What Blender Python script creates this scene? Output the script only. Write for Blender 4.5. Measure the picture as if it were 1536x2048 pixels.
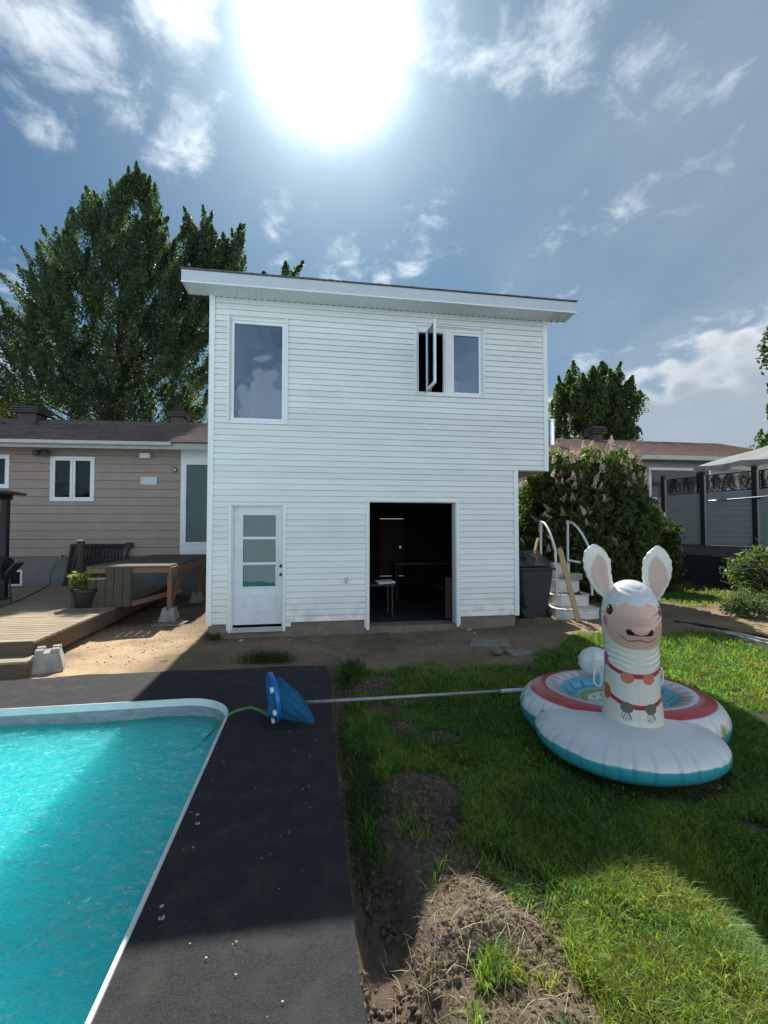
import bpy, math, random
import numpy as np
from math import radians as R, sin, cos, pi, sqrt, atan2
from mathutils import Vector, Matrix
random.seed(7); RNG = np.random.default_rng(11)
for o in list(bpy.data.objects): bpy.data.objects.remove(o)
S = bpy.context.scene; COL = S.collection

# ------------------------------------------------------------------ camera, sky, sun, exposure
CAMZ, FPX, TILT = 1.85, 900.0, R(1.78)
cd = bpy.data.cameras.new('camera'); cam = bpy.data.objects.new('camera', cd); COL.objects.link(cam)
cam.location = (0, 0, CAMZ); cam.rotation_euler = (R(90)+TILT, 0, 0)
cd.sensor_fit = 'HORIZONTAL'; cd.sensor_width = 36; cd.lens = 36*FPX/1536; cd.clip_start = .05; cd.clip_end = 2000
S.camera = cam
SUN_EL, SUN_AZ = R(48.6), R(-7.4)          # azimuth measured from +Y towards +X
SUND = Vector((sin(SUN_AZ)*cos(SUN_EL), cos(SUN_AZ)*cos(SUN_EL), sin(SUN_EL)))
SKY_STRENGTH, SUN_STRENGTH, EXPOSURE = 0.06, 3.3, 1.32

def ray(px, py):
    a = (px-768)/FPX; b = (1024-py)/FPX
    return Vector((a, cos(TILT)-sin(TILT)*b, sin(TILT)+cos(TILT)*b))
def G(px, py, z=0.0):                       # photograph position -> point at height z
    d = ray(px, py); t = (z-CAMZ)/d.z; return Vector((d.x*t, d.y*t, z))
def DP(px, py, dep):                        # photograph position -> point at distance dep
    d = ray(px, py); t = dep/d.y; return Vector((d.x*t, dep, CAMZ+d.z*t))

W = bpy.data.worlds.new('World'); S.world = W; W.use_nodes = True
nt = W.node_tree; nt.nodes.clear(); L = nt.links
def nn(t, **k):
    n = nt.nodes.new(t)
    for a, b in k.items(): setattr(n, a, b)
    return n
def val(x, sock):
    if isinstance(x, (int, float)): sock.default_value = x
    elif isinstance(x, (tuple, list, Vector)): sock.default_value = tuple(x)
    else: L.new(x, sock)
def mth(op, a, b=None, c=None, clamp=False):
    n = nn('ShaderNodeMath', operation=op, use_clamp=clamp); val(a, n.inputs[0])
    if b is not None: val(b, n.inputs[1])
    if c is not None: val(c, n.inputs[2])
    return n.outputs[0]
def vm(op, a, b=None, s=None):
    n = nn('ShaderNodeVectorMath', operation=op); val(a, n.inputs[0])
    if b is not None: val(b, n.inputs[1])
    if s is not None: val(s, n.inputs['Scale'])
    return n.outputs['Value'] if op in ('DOT_PRODUCT', 'LENGTH') else n.outputs[0]
def mrange(x, a, b, c=0.0, d=1.0, smooth=True):
    n = nn('ShaderNodeMapRange', interpolation_type='SMOOTHSTEP' if smooth else 'LINEAR')
    val(x, n.inputs[0]); n.inputs[1].default_value = a; n.inputs[2].default_value = b
    n.inputs[3].default_value = c; n.inputs[4].default_value = d; return n.outputs[0]
def mixc(f, a, b, bt='MIX'):
    n = nn('ShaderNodeMix', data_type='RGBA', blend_type=bt); val(f, n.inputs[0])
    val(a if not isinstance(a, tuple) else (*a, 1), n.inputs[6]); val(b if not isinstance(b, tuple) else (*b, 1), n.inputs[7]); return n.outputs[2]
def noisew(v, sc, det=5, rough=.55, dist=0.0):
    n = nn('ShaderNodeTexNoise'); L.new(v, n.inputs['Vector']); n.inputs['Scale'].default_value = sc
    n.inputs['Detail'].default_value = det; n.inputs['Roughness'].default_value = rough; n.inputs['Distortion'].default_value = dist
    return n
sky = nn('ShaderNodeTexSky', sky_type='NISHITA', sun_disc=False, sun_elevation=SUN_EL, sun_rotation=SUN_AZ)
sky.air_density = 1.0; sky.dust_density = .6; sky.ozone_density = 1.0
tc = nn('ShaderNodeTexCoord'); dirv = vm('NORMALIZE', tc.outputs['Generated'])
sep = nn('ShaderNodeSeparateXYZ'); L.new(dirv, sep.inputs[0])
zc = mth('MAXIMUM', sep.outputs[2], 0.0)
den = mth('ADD', zc, 0.16)
cxy = nn('ShaderNodeCombineXYZ'); L.new(mth('DIVIDE', sep.outputs[0], den), cxy.inputs[0]); L.new(mth('DIVIDE', sep.outputs[1], den), cxy.inputs[1])
plane = cxy.outputs[0]
# streaky high cloud, stretched along one wind direction
rot = nn('ShaderNodeMapping'); L.new(plane, rot.inputs[0]); rot.inputs['Rotation'].default_value = (0, 0, R(28)); rot.inputs['Scale'].default_value = (1.6, .7, 1)
n1 = noisew(rot.outputs[0], 1.1, 8, .56, .35).outputs[0]
n2 = noisew(plane, 2.9, 9, .60, .25).outputs[0]
n3 = noisew(plane, .55, 3, .5).outputs[0]
def blob(px, py, rad, s):                    # where in the sky a cloud patch lies
    c = ray(px, py).normalized(); dd = vm('DOT_PRODUCT', dirv, tuple(c))
    return mth('MULTIPLY', mrange(dd, cos(R(rad)), 1.0), s)
patch = [(60, 90, 8, .30), (90, 200, 6, .28), (210, 150, 5, .24), (370, 275, 4, .20), (365, 330, 3, .18), (340, 10, 5, .3),
         (880, 60, 7, .34), (1010, 90, 7, .34), (1120, 60, 6, .3), (900, 150, 5, .28), (1310, 60, 5, .2), (1500, 200, 5, .24),
         (690, 505, 5.0, .24), (860, 470, 6, .26), (810, 540, 6, .26), (585, 450, 5, .16),
         (1536, 300, 14, .15), (1440, 440, 14, .15), (1300, 540, 12, .12), (1536, 520, 14, .16), (1400, 640, 12, .12),
         (1370, 850, 4, .34), (1520, 790, 5, .33), (1510, 710, 4, .3),
         (0, 600, 8, .25), (40, 760, 8, .3), (30, 820, 6, .3), (1180, 740, 4, .25)]
pd = None
for p in patch:
    b = blob(*p); pd = b if pd is None else mth('MAXIMUM', pd, b)
nmix = mth('ADD', mth('MULTIPLY', n1, .45), mth('MULTIPLY', n2, .55))
nmix2 = mth('MULTIPLY_ADD', mth('SUBTRACT', nmix, .5), 2.3, .40)
fine_ = noisew(plane, 9.0, 6, .62, .6).outputs[0]
nmix2 = mth('ADD', nmix2, mth('MULTIPLY', mth('SUBTRACT', fine_, .5), .8))
cl = mth('ADD', nmix2, mth('MULTIPLY', pd, 1.15))
cl = mth('ADD', cl, mth('MULTIPLY', mth('SUBTRACT', n3, .5), .35))
cmask = mrange(cl, .58, 1.0)
# broad thin veil over the right and low sky
veil = mrange(mth('ADD', mth('MULTIPLY', sep.outputs[0], 1.1), mth('MULTIPLY', n1, 1.0)), .50, 1.15, 0, .95)
veil = mth('ADD', veil, mrange(zc, .5, 0.0, 0, .35), clamp=True)
# billowing cumulus bank low on the right: scalloped tops
az = mth('ARCTAN2', sep.outputs[0], sep.outputs[1])
el = mth('ARCSINE', sep.outputs[2])
vor = nn('ShaderNodeTexVoronoi', feature='SMOOTH_F1'); vor.inputs['Scale'].default_value = 19
cz = nn('ShaderNodeCombineXYZ'); L.new(az, cz.inputs[0]); L.new(mth('MULTIPLY', el, 1.35), cz.inputs[1]); 
wob = noisew(cz.outputs[0], 22, 5, .6)
czz = vm('ADD', cz.outputs[0], vm('SCALE', wob.outputs[1], s=.035)); L.new(czz, vor.inputs['Vector'])
nb = noisew(cz.outputs[0], 3.4, 3, .5).outputs[0]
topl = mth('ADD', mth('ADD', .285, mth('MULTIPLY', mth('SUBTRACT', nb, .5), .24)), mth('MULTIPLY', mth('SUBTRACT', .38, vor.outputs[0]), .12))
hgt = mth('SUBTRACT', topl, el)
bank = mth('MULTIPLY', mrange(hgt, -.012, .02), mrange(az, .30, .34))
rimb = mrange(mth('ADD', hgt, mth('MULTIPLY', vor.outputs[0], .05)), .0, .075, 1.0, 0.0)
sdot = vm('DOT_PRODUCT', dirv, tuple(SUND)); sdot = mth('MINIMUM', sdot, 1.0)
ang = mth('ARCCOSINE', sdot)
near = mrange(ang, R(75), R(10))
skyc = mixc(1.0, sky.outputs[0], (SKY_STRENGTH*.28, SKY_STRENGTH*.375, SKY_STRENGTH*.40), 'MULTIPLY')
hs = nn('ShaderNodeHueSaturation'); hs.inputs['Saturation'].default_value = 1.08; hs.inputs['Value'].default_value = 1.0; L.new(skyc, hs.inputs['Color']); skyc = hs.outputs[0]
away = mrange(ang, R(60), R(130))  # unseen sky opposite the sun, its clouds brightened to light the shaded wall
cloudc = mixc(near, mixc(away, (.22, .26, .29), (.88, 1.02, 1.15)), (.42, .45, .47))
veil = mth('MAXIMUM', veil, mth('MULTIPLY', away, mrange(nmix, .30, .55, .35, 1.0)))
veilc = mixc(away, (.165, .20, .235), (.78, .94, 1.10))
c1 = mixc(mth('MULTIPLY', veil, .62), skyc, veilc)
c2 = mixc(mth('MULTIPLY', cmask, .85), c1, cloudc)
bankc = mixc(rimb, (.16, .19, .22), (.36, .375, .385))
bankc = mixc(away, bankc, (.7, .74, .78))
c3 = mixc(mth('MULTIPLY', bank, .92), c2, bankc)
# aureole of the veiled sun
g1 = mth('ADD', mth('MULTIPLY', mth('EXPONENT', mth('MULTIPLY', mth('MULTIPLY', ang, ang), -170.0)), 2.0), mth('MULTIPLY', mth('EXPONENT', mth('MULTIPLY', ang, -17.0)), 1.5))
g2 = mth('MULTIPLY', mth('EXPONENT', mth('MULTIPLY', ang, -2.6)), .085)
g1 = mth('MULTIPLY', g1, mth('MULTIPLY_ADD', n2, 1.9, .05))
glc = vm('ADD', vm('SCALE', (.88, .97, 1.0), s=g1), vm('SCALE', (.50, .82, 1.12), s=g2))
fin = vm('ADD', c3, glc)
bg = nn('ShaderNodeBackground'); L.new(fin, bg.inputs[0]); bg.inputs[1].default_value = 1.0
wo = nn('ShaderNodeOutputWorld'); L.new(bg.outputs[0], wo.inputs[0])
W.cycles.sampling_method = 'MANUAL'; W.cycles.sample_map_resolution = 512
sl = bpy.data.lights.new('sun', 'SUN'); sl.energy = SUN_STRENGTH; sl.angle = R(.55); sl.color = (1, .95, .86)
so = bpy.data.objects.new('sun', sl); COL.objects.link(so); so.rotation_euler = SUND.to_track_quat('Z', 'Y').to_euler()
S.view_settings.view_transform = 'Standard'; S.view_settings.look = 'None'; S.view_settings.exposure = EXPOSURE; S.view_settings.gamma = 1
S.view_settings.use_curve_mapping = False
S.render.engine = 'CYCLES'; S.cycles.max_bounces = 7; S.cycles.diffuse_bounces = 4; S.cycles.transparent_max_bounces = 8; S.cycles.sample_clamp_indirect = 6

# ------------------------------------------------------------------ materials
MATS = {}
def mat(name, c1, c2=None, rough=.7, scale=6., bump=0., bscale=None, stretch=(1, 1, 1), spec=.4, metal=0., coord='Object', det=6, lo=.35, hi=.65, c3=None, s3=1.5, rvar=0., coat=0., attr=None, trans=0., transcol=None, bdist=.01, sss=None, mottle=None):
    if name in MATS: return MATS[name]
    m = bpy.data.materials.new(name); m.use_nodes = True; MATS[name] = m
    t = m.node_tree; N = t.nodes; K = t.links; b = N['Principled BSDF']
    b.inputs['Roughness'].default_value = rough; b.inputs['Metallic'].default_value = metal; b.inputs['Specular IOR Level'].default_value = spec
    if coat: b.inputs['Coat Weight'].default_value = coat; b.inputs['Coat Roughness'].default_value = .15
    tcn = N.new('ShaderNodeTexCoord'); mp = N.new('ShaderNodeMapping'); mp.inputs['Scale'].default_value = stretch
    K.new(tcn.outputs[coord], mp.inputs[0])
    def noi(sc, d=det):
        n = N.new('ShaderNodeTexNoise'); K.new(mp.outputs[0], n.inputs['Vector']); n.inputs['Scale'].default_value = sc; n.inputs['Detail'].default_value = d; n.inputs['Roughness'].default_value = .6; return n.outputs[0]
    def mr(x, a, bb, c, d):
        n = N.new('ShaderNodeMapRange'); K.new(x, n.inputs[0])
        for i, q in enumerate((a, bb, c, d)): n.inputs[i+1].default_value = q
        return n.outputs[0]
    def mx(f, a, bb, bt='MIX'):
        n = N.new('ShaderNodeMix'); n.data_type = 'RGBA'; n.blend_type = bt
        if isinstance(f, float): n.inputs[0].default_value = f
        else: K.new(f, n.inputs[0])
        for q, i in ((a, 6), (bb, 7)):
            if isinstance(q, tuple): n.inputs[i].default_value = (*q, 1)
            else: K.new(q, n.inputs[i])
        return n.outputs[2]
    col = None
    if attr:
        a = N.new('ShaderNodeAttribute'); a.attribute_name = attr; col = a.outputs['Color']
        if c2: col = mx(mr(noi(scale), lo, hi, 0, 1), mx(1.0, col, c1, 'MULTIPLY'), mx(1.0, col, c2, 'MULTIPLY'))
    else:
        if c2 is None: c2 = tuple(x*.86 for x in c1)
        col = mx(mr(noi(scale), lo, hi, 0, 1), c1, c2)
    if c3: col = mx(mr(noi(s3, 4), .48, .7, 0, .8), col, c3)
    K.new(col, b.inputs['Base Color'])
    if rvar: K.new(mr(noi(scale*.7), .3, .7, max(.02, rough-rvar), min(1, rough+rvar)), b.inputs['Roughness'])
    if bump:
        bn = N.new('ShaderNodeBump'); bn.inputs['Strength'].default_value = bump; bn.inputs['Distance'].default_value = bdist
        K.new(noi(bscale or scale*3), bn.inputs['Height']); K.new(bn.outputs[0], b.inputs['Normal'])
    if trans:
        tr = N.new('ShaderNodeBsdfTranslucent'); ms = N.new('ShaderNodeMixShader'); ms.inputs[0].default_value = trans
        if transcol: K.new(mx(1.0, col, transcol, 'MULTIPLY'), tr.inputs[0])
        else: K.new(col, tr.inputs[0])
        K.new(b.outputs[0], ms.inputs[1]); K.new(tr.outputs[0], ms.inputs[2]); K.new(ms.outputs[0], N['Material Output'].inputs[0])
    if sss: b.inputs['Subsurface Weight'].default_value = sss[0]; b.inputs['Subsurface Radius'].default_value = sss[1]; b.inputs['Subsurface Scale'].default_value = sss[2]
    return m
def glassmat(name, tint, refl, rcol=(.9, .95, 1), rough=.02, opacity=None):
    if name in MATS: return MATS[name]
    m = bpy.data.materials.new(name); m.use_nodes = True; MATS[name] = m; t = m.node_tree; N = t.nodes; K = t.links
    N.remove(N['Principled BSDF'])
    tr = N.new('ShaderNodeBsdfTransparent'); tr.inputs[0].default_value = (*tint, 1)
    g = N.new('ShaderNodeBsdfGlossy'); g.inputs[0].default_value = (*rcol, 1); g.inputs[1].default_value = rough
    lw = N.new('ShaderNodeFresnel'); lw.inputs[0].default_value = 1.5
    tcn = N.new('ShaderNodeTexCoord'); nz = N.new('ShaderNodeTexNoise'); nz.inputs['Scale'].default_value = 1.3; K.new(tcn.outputs['Object'], nz.inputs['Vector'])
    bn = N.new('ShaderNodeBump'); bn.inputs['Strength'].default_value = .25; bn.inputs['Distance'].default_value = .05; K.new(nz.outputs[0], bn.inputs['Height']); K.new(bn.outputs[0], g.inputs['Normal'])
    ad = N.new('ShaderNodeMath'); ad.operation = 'ADD'; ad.use_clamp = True; K.new(lw.outputs[0], ad.inputs[0]); ad.inputs[1].default_value = refl
    ms = N.new('ShaderNodeMixShader'); K.new(ad.outputs[0], ms.inputs[0]); K.new(tr.outputs[0], ms.inputs[1]); K.new(g.outputs[0], ms.inputs[2])
    K.new(ms.outputs[0], N['Material Output'].inputs[0]); return m

VINYL = mat('white_vinyl', (.80, .81, .80), (.74, .755, .75), rough=.42, scale=1.3, bump=.12, bscale=60, stretch=(1, 1, 4), spec=.45, bdist=.002)
def vinylfix():
    t = VINYL.node_tree; N = t.nodes; K = t.links; b = N['Principled BSDF']; src = b.inputs['Base Color'].links[0].from_socket
    oi = N.new('ShaderNodeObjectInfo'); mr = N.new('ShaderNodeMapRange'); K.new(oi.outputs['Random'], mr.inputs[0]); mr.inputs[3].default_value = .945; mr.inputs[4].default_value = 1.03
    v = N.new('ShaderNodeVectorMath'); v.operation = 'SCALE'; K.new(src, v.inputs[0]); K.new(mr.outputs[0], v.inputs['Scale'])
    tcn = N.new('ShaderNodeTexCoord'); sp_ = N.new('ShaderNodeSeparateXYZ'); K.new(tcn.outputs['Object'], sp_.inputs[0]); nz = N.new('ShaderNodeTexNoise'); nz.inputs['Scale'].default_value = 5; nz.inputs['Detail'].default_value = 8; K.new(tcn.outputs['Object'], nz.inputs[0])
    m1 = N.new('ShaderNodeMapRange'); K.new(sp_.outputs[2], m1.inputs[0]); m1.inputs[1].default_value = .2; m1.inputs[2].default_value = .75; m1.inputs[3].default_value = .75; m1.inputs[4].default_value = .0
    m2 = N.new('ShaderNodeMapRange'); K.new(nz.outputs[0], m2.inputs[0]); m2.inputs[1].default_value = .45; m2.inputs[2].default_value = .75
    mm = N.new('ShaderNodeMath'); mm.operation = 'MULTIPLY'; K.new(m1.outputs[0], mm.inputs[0]); K.new(m2.outputs[0], mm.inputs[1])
    mx = N.new('ShaderNodeMix'); mx.data_type = 'RGBA'; K.new(mm.outputs[0], mx.inputs[0]); K.new(v.outputs[0], mx.inputs[6]); mx.inputs[7].default_value = (.42, .36, .29, 1); K.new(mx.outputs[2], b.inputs['Base Color'])
vinylfix()
TRIM = mat('white_trim', (.81, .82, .82), (.77, .78, .78), rough=.35, scale=3, spec=.5)
SOFFIT = mat('white_soffit', (.72, .74, .74), (.68, .70, .70), rough=.45, scale=3)
PVC = mat('window_pvc', (.80, .82, .83), (.75, .77, .78), rough=.3, scale=4, spec=.5)
CONC = mat('concrete', (.17, .14, .11), (.23, .195, .16), rough=.92, scale=7, bump=.5, bscale=60, c3=(.13, .11, .09), s3=2)
CONC2 = mat('pale_concrete', (.36, .35, .33), (.27, .26, .25), rough=.9, scale=12, bump=.5, bscale=70, c3=(.2, .19, .17), s3=4)
STONE = mat('slab_stone', (.25, .235, .21), (.17, .16, .145), rough=.9, scale=9, bump=.7, bscale=45, c3=(.30, .25, .19), s3=3)
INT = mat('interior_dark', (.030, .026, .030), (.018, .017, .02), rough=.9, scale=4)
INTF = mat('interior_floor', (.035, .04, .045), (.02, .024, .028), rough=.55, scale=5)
WOODG = mat('weathered_wood', (.34, .275, .19), (.19, .15, .105), rough=.85, scale=5, stretch=(.6, 9, 9), bump=.5, bscale=14, c3=(.41, .34, .24), s3=1.1, bdist=.004)
WOODD = mat('dark_weathered_wood', (.085, .062, .046), (.14, .10, .07), rough=.85, scale=5, stretch=(.7, 8, 8), bump=.5, bscale=14, bdist=.004)
WOODV = mat('upright_board_wood', (.055, .045, .036), (.095, .075, .058), rough=.85, scale=5, stretch=(8, 8, .7), bump=.5, bscale=14, bdist=.004)
WOODR = mat('fresh_treated_wood', (.22, .135, .08), (.15, .09, .055), rough=.75, scale=5, stretch=(1, 7, 7), bump=.3, bscale=14, bdist=.003)
WOODRV = mat('fresh_upright_wood', (.22, .135, .08), (.15, .09, .055), rough=.75, scale=5, stretch=(7, 7, 1), bump=.3, bscale=14, bdist=.003)
LUMB = mat('pale_lumber', (.50, .36, .19), (.36, .25, .13), rough=.7, scale=5, stretch=(7, 7, .8), bump=.2, bscale=14, bdist=.002)
BEIGE = mat('beige_siding', (.37, .30, .26), (.33, .265, .23), rough=.75, scale=3, bump=.15, bscale=90, bdist=.002)
FOUND = mat('grey_foundation', (.20, .205, .205), (.16, .165, .165), rough=.92, scale=3, bump=.3, bscale=80, bdist=.003)
GUTTER = mat('gutter_metal', (.52, .52, .50), (.45, .45, .44), rough=.4, scale=5)
BROWNM = mat('brown_painted_metal', (.045, .03, .028), (.07, .05, .045), rough=.5, scale=8)
BLACKP = mat('black_plastic', (.012, .013, .016), (.018, .019, .022), rough=.45, scale=9, spec=.45)
TANKP = mat('bin_plastic', (.022, .025, .030), (.032, .035, .041), rough=.6, scale=9, bump=.3, bscale=80, bdist=.002)
BAGP = mat('bin_bag_plastic', (.008, .008, .009), (.014, .014, .015), rough=.18, scale=9, bump=.9, bscale=14, spec=.7)
POOLST = mat('step_plastic', (.68, .66, .62), (.58, .56, .52), rough=.5, scale=4, bump=.2, bscale=120, c3=(.50, .46, .40), s3=3, bdist=.002)
RAIL = mat('rail_plastic', (.66, .68, .69), (.60, .62, .63), rough=.35, scale=6, spec=.5)
STEEL = mat('steel', (.55, .56, .57), (.45, .46, .47), rough=.25, metal=1., scale=8)
ALU = mat('aluminium_pole', (.42, .43, .42), (.33, .34, .33), rough=.5, metal=.3, scale=20, stretch=(1, 1, 1), c3=(.25, .24, .22), s3=9)
HOSE = mat('green_hose', (.03, .14, .06), (.02, .10, .05), rough=.4, scale=10)
DKFR = mat('dark_post_metal', (.014, .011, .014), (.02, .016, .02), rough=.5, scale=6)
SCRM = mat('screen_metal', (.010, .012, .014), (.016, .018, .02), rough=.5, scale=6)
FENCEB = mat('grey_fence_board', (.33, .345, .35), (.26, .275, .28), rough=.6, scale=3, stretch=(.6, 4, 12), bump=.2, bscale=10, bdist=.002)
GREYW = mat('grey_rim_board', (.12, .13, .13), (.09, .10, .10), rough=.8, scale=4)
SKIRT = mat('dark_skirt', (.022, .027, .036), (.03, .036, .046), rough=.9, scale=3)
CANVAS = mat('grey_canvas', (.34, .35, .34), (.26, .27, .265), rough=.8, scale=4, bump=.6, bscale=7, trans=.25, bdist=.02)
BLUEPOLE = mat('blue_pole', (.05, .16, .38), (.04, .13, .32), rough=.35, scale=8)
WHITEP = mat('white_plastic', (.75, .76, .76), (.68, .69, .69), rough=.35, scale=8)
BLUEN = mat('blue_plastic', (.012, .16, .50), (.01, .13, .42), rough=.3, scale=8, spec=.5)
BLUEF = mat('blue_fabric', (.010, .11, .24), (.012, .15, .29), rough=.75, scale=14, stretch=(1, 1, 1), bump=.8, bscale=22, trans=.25, bdist=.01)
COPING = mat('white_coping', (.74, .76, .76), (.66, .69, .69), rough=.4, scale=4, c3=(.55, .56, .54), s3=2.5)
LINER = mat('grey_liner', (.27, .31, .33), (.20, .235, .25), rough=.5, scale=5, stretch=(1, 1, 3), c3=(.33, .37, .38), s3=8)
BARK = mat('bark', (.09, .075, .06), (.05, .042, .035), rough=.95, scale=6, stretch=(3, 3, .6), bump=.8, bscale=12)
GREYPLANK = BEIGE
def foliage(name, ta, tc_): return mat(name, (1, 1, 1), (.82, .86, .8), rough=.5, scale=1.2, attr='col', trans=ta, transcol=tc_, spec=.35)
LEAF = foliage('leaf', .5, (1.5, 1.6, .8)); LEAFB = foliage('bush_leaf', .45, (1.5, 1.6, .7)); GRASSM = foliage('grass_blade', .5, (2.3, 1.8, .6))
STRAWM = foliage('straw_blade', .3, (1.1, 1, .8)); PETAL = mat('petal', (1, 1, 1), (.85, .82, .8), rough=.7, scale=9, attr='col', trans=.35)
CLODM = mat('soil_clod', (.12, .09, .068), (.19, .145, .11), rough=.95, scale=18, bump=.6, bscale=60)

# ------------------------------------------------------------------ helpers
def setp(o, label=None, cat=None, group=None, kind=None):
    if label: o['label'] = label
    if cat: o['category'] = cat
    if group: o['group'] = group
    if kind: o['kind'] = kind
    return o
def thing(name, loc, rz, label, cat, group=None):
    o = bpy.data.objects.new(name, None); o.empty_display_size = .1; COL.objects.link(o)
    o.location = loc; o.rotation_euler = (0, 0, rz); return setp(o, label, cat, group)
class MB:
    def __init__(s): s.v = []; s.f = []; s.m = []
    def add(s, vs, fs, mi=0):
        b = len(s.v); s.v += [tuple(v) for v in vs]; s.f += [tuple(b+i for i in f) for f in fs]; s.m += [mi]*len(fs); return s
    def box(s, x0, x1, y0, y1, z0, z1, mi=0, M=None):
        vs = [(x, y, z) for z in (z0, z1) for y in (y0, y1) for x in (x0, x1)]
        if M is not None: vs = [tuple(M @ Vector(v)) for v in vs]
        return s.add(vs, [(0, 2, 3, 1), (4, 5, 7, 6), (0, 1, 5, 4), (2, 6, 7, 3), (0, 4, 6, 2), (1, 3, 7, 5)], mi)
    def beam(s, a, b, w, h, up=(0, 0, 1), mi=0):           # box from a to b, w wide, h tall
        a = Vector(a); b = Vector(b); d = (b-a); l = d.length; x = d.normalized(); y = Vector(up).cross(x)
        if y.length < 1e-4: y = Vector((0, 1, 0)).cross(x)
        y.normalize(); z = x.cross(y)
        M = Matrix((x, y, z)).transposed().to_4x4(); M.translation = a
        return s.box(0, l, -w/2, w/2, -h/2, h/2, mi, M)
    def tube(s, pts, r, n=8, caps=True, mi=0):
        pts = [Vector(p) for p in pts]; rs = r if isinstance(r, (list, tuple)) else [r]*len(pts); b = len(s.v); prev = None
        for i, p in enumerate(pts):
            d = (pts[min(i+1, len(pts)-1)]-pts[max(i-1, 0)]).normalized()
            if prev is None: u = d.orthogonal().normalized()
            else: u = (prev-d*prev.dot(d)); u = u.normalized() if u.length > 1e-6 else d.orthogonal().normalized()
            prev = u; w = d.cross(u)
            for k in range(n):
                a = 2*pi*k/n; s.v.append(tuple(p+(u*cos(a)+w*sin(a))*rs[i]))
        for i in range(len(pts)-1):
            for k in range(n):
                k2 = (k+1) % n; s.f.append((b+i*n+k, b+i*n+k2, b+(i+1)*n+k2, b+(i+1)*n+k)); s.m.append(mi)
        if caps:
            s.f.append(tuple(b+k for k in range(n))[::-1]); s.f.append(tuple(b+(len(pts)-1)*n+k for k in range(n))); s.m += [mi, mi]
        return s
    def lathe(s, prof, n=24, c=(0, 0, 0), mi=0, sx=1, sy=1):
        b = len(s.v)
        for r, z in prof:
            for k in range(n):
                a = 2*pi*k/n; s.v.append((c[0]+r*cos(a)*sx, c[1]+r*sin(a)*sy, c[2]+z))
        for i in range(len(prof)-1):
            for k in range(n):
                k2 = (k+1) % n; s.f.append((b+i*n+k, b+i*n+k2, b+(i+1)*n+k2, b+(i+1)*n+k)); s.m.append(mi)
        s.f.append(tuple(b+k for k in range(n))[::-1]); s.f.append(tuple(b+(len(prof)-1)*n+k for k in range(n))); s.m += [mi, mi]
        return s
    def prism(s, poly, z0, z1, mi=0):
        n = len(poly); vs = [(x, y, z0) for x, y in poly]+[(x, y, z1) for x, y in poly]
        fs = [tuple(range(n))[::-1], tuple(range(n, 2*n))]+[(i, (i+1) % n, n+(i+1) % n, n+i) for i in range(n)]
        return s.add(vs, fs, mi)
    def prism_y(s, poly, y0, y1, mi=0):                       # poly in (x,z)
        n = len(poly); vs = [(x, y0, z) for x, z in poly]+[(x, y1, z) for x, z in poly]
        fs = [tuple(range(n)), tuple(range(n, 2*n))[::-1]]+[(i, n+i, n+(i+1) % n, (i+1) % n) for i in range(n)]
        return s.add(vs, fs, mi)
    def prism_x(s, poly, x0, x1, mi=0):                       # poly in (y,z)
        n = len(poly); vs = [(x0, y, z) for y, z in poly]+[(x1, y, z) for y, z in poly]
        fs = [tuple(range(n))[::-1], tuple(range(n, 2*n))]+[(i, (i+1) % n, n+(i+1) % n, n+i) for i in range(n)]
        return s.add(vs, fs, mi)
    def mesh(s, name): 
        me = bpy.data.meshes.new(name); me.from_pydata(s.v, [], s.f)
        if any(s.m): me.polygons.foreach_set('material_index', s.m)
        me.update(); return me
    def build(s, name, m, parent=None, smooth=False, bevel=0, label=None, seg=1):
        me = s.mesh(name)
        for q in (m if isinstance(m, (list, tuple)) else [m]): me.materials.append(q)
        o = bpy.data.objects.new(name, me); COL.objects.link(o)
        if parent is not None: o.parent = parent
        if smooth: 
            for p in me.polygons: p.use_smooth = True
            me.update()
        if bevel:
            bv = o.modifiers.new('b', 'BEVEL'); bv.width = bevel; bv.segments = seg; bv.limit_method = 'ANGLE'; bv.angle_limit = R(40)
        if label: o['label'] = label
        return o
def npmesh(name, V, F, m, parent=None, col=None, smooth=False, cname='col'):   # V (n,3); F (m,k)
    me = bpy.data.meshes.new(name); V = np.asarray(V, np.float32); F = np.asarray(F, np.int32); k = F.shape[1]
    me.vertices.add(len(V)); me.vertices.foreach_set('co', V.ravel())
    me.loops.add(F.size); me.loops.foreach_set('vertex_index', F.ravel())
    me.polygons.add(len(F)); me.polygons.foreach_set('loop_start', np.arange(0, F.size, k, dtype=np.int32)); me.polygons.foreach_set('loop_total', np.full(len(F), k, np.int32))
    if smooth: me.polygons.foreach_set('use_smooth', np.ones(len(F), bool))
    me.update(calc_edges=True)
    if col is not None:
        a = me.color_attributes.new(cname, 'FLOAT_COLOR', 'POINT'); c = np.ones((len(V), 4), np.float32); c[:, :3] = col; a.data.foreach_set('color', c.ravel())
    me.materials.append(m); o = bpy.data.objects.new(name, me); COL.objects.link(o)
    if parent is not None: o.parent = parent
    return o
def dup(o, parent=None, loc=None, rot=None, scale=None):
    c = o.copy(); COL.objects.link(c)
    c.parent = parent if parent is not None else o.parent
    if loc is not None: c.location = loc
    if rot is not None: c.rotation_euler = rot
    if scale is not None: c.scale = scale
    for ch in o.children: dup(ch, c)
    return c
def gridfaces(nu, nv, wrapu=False):                          # index = v*nu+u
    U = np.arange(nu if wrapu else nu-1); Vv = np.arange(nv-1); u, v = np.meshgrid(U, Vv); u = u.ravel(); v = v.ravel(); u2 = (u+1) % nu
    return np.stack([v*nu+u, v*nu+u2, (v+1)*nu+u2, (v+1)*nu+u], 1)
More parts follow.
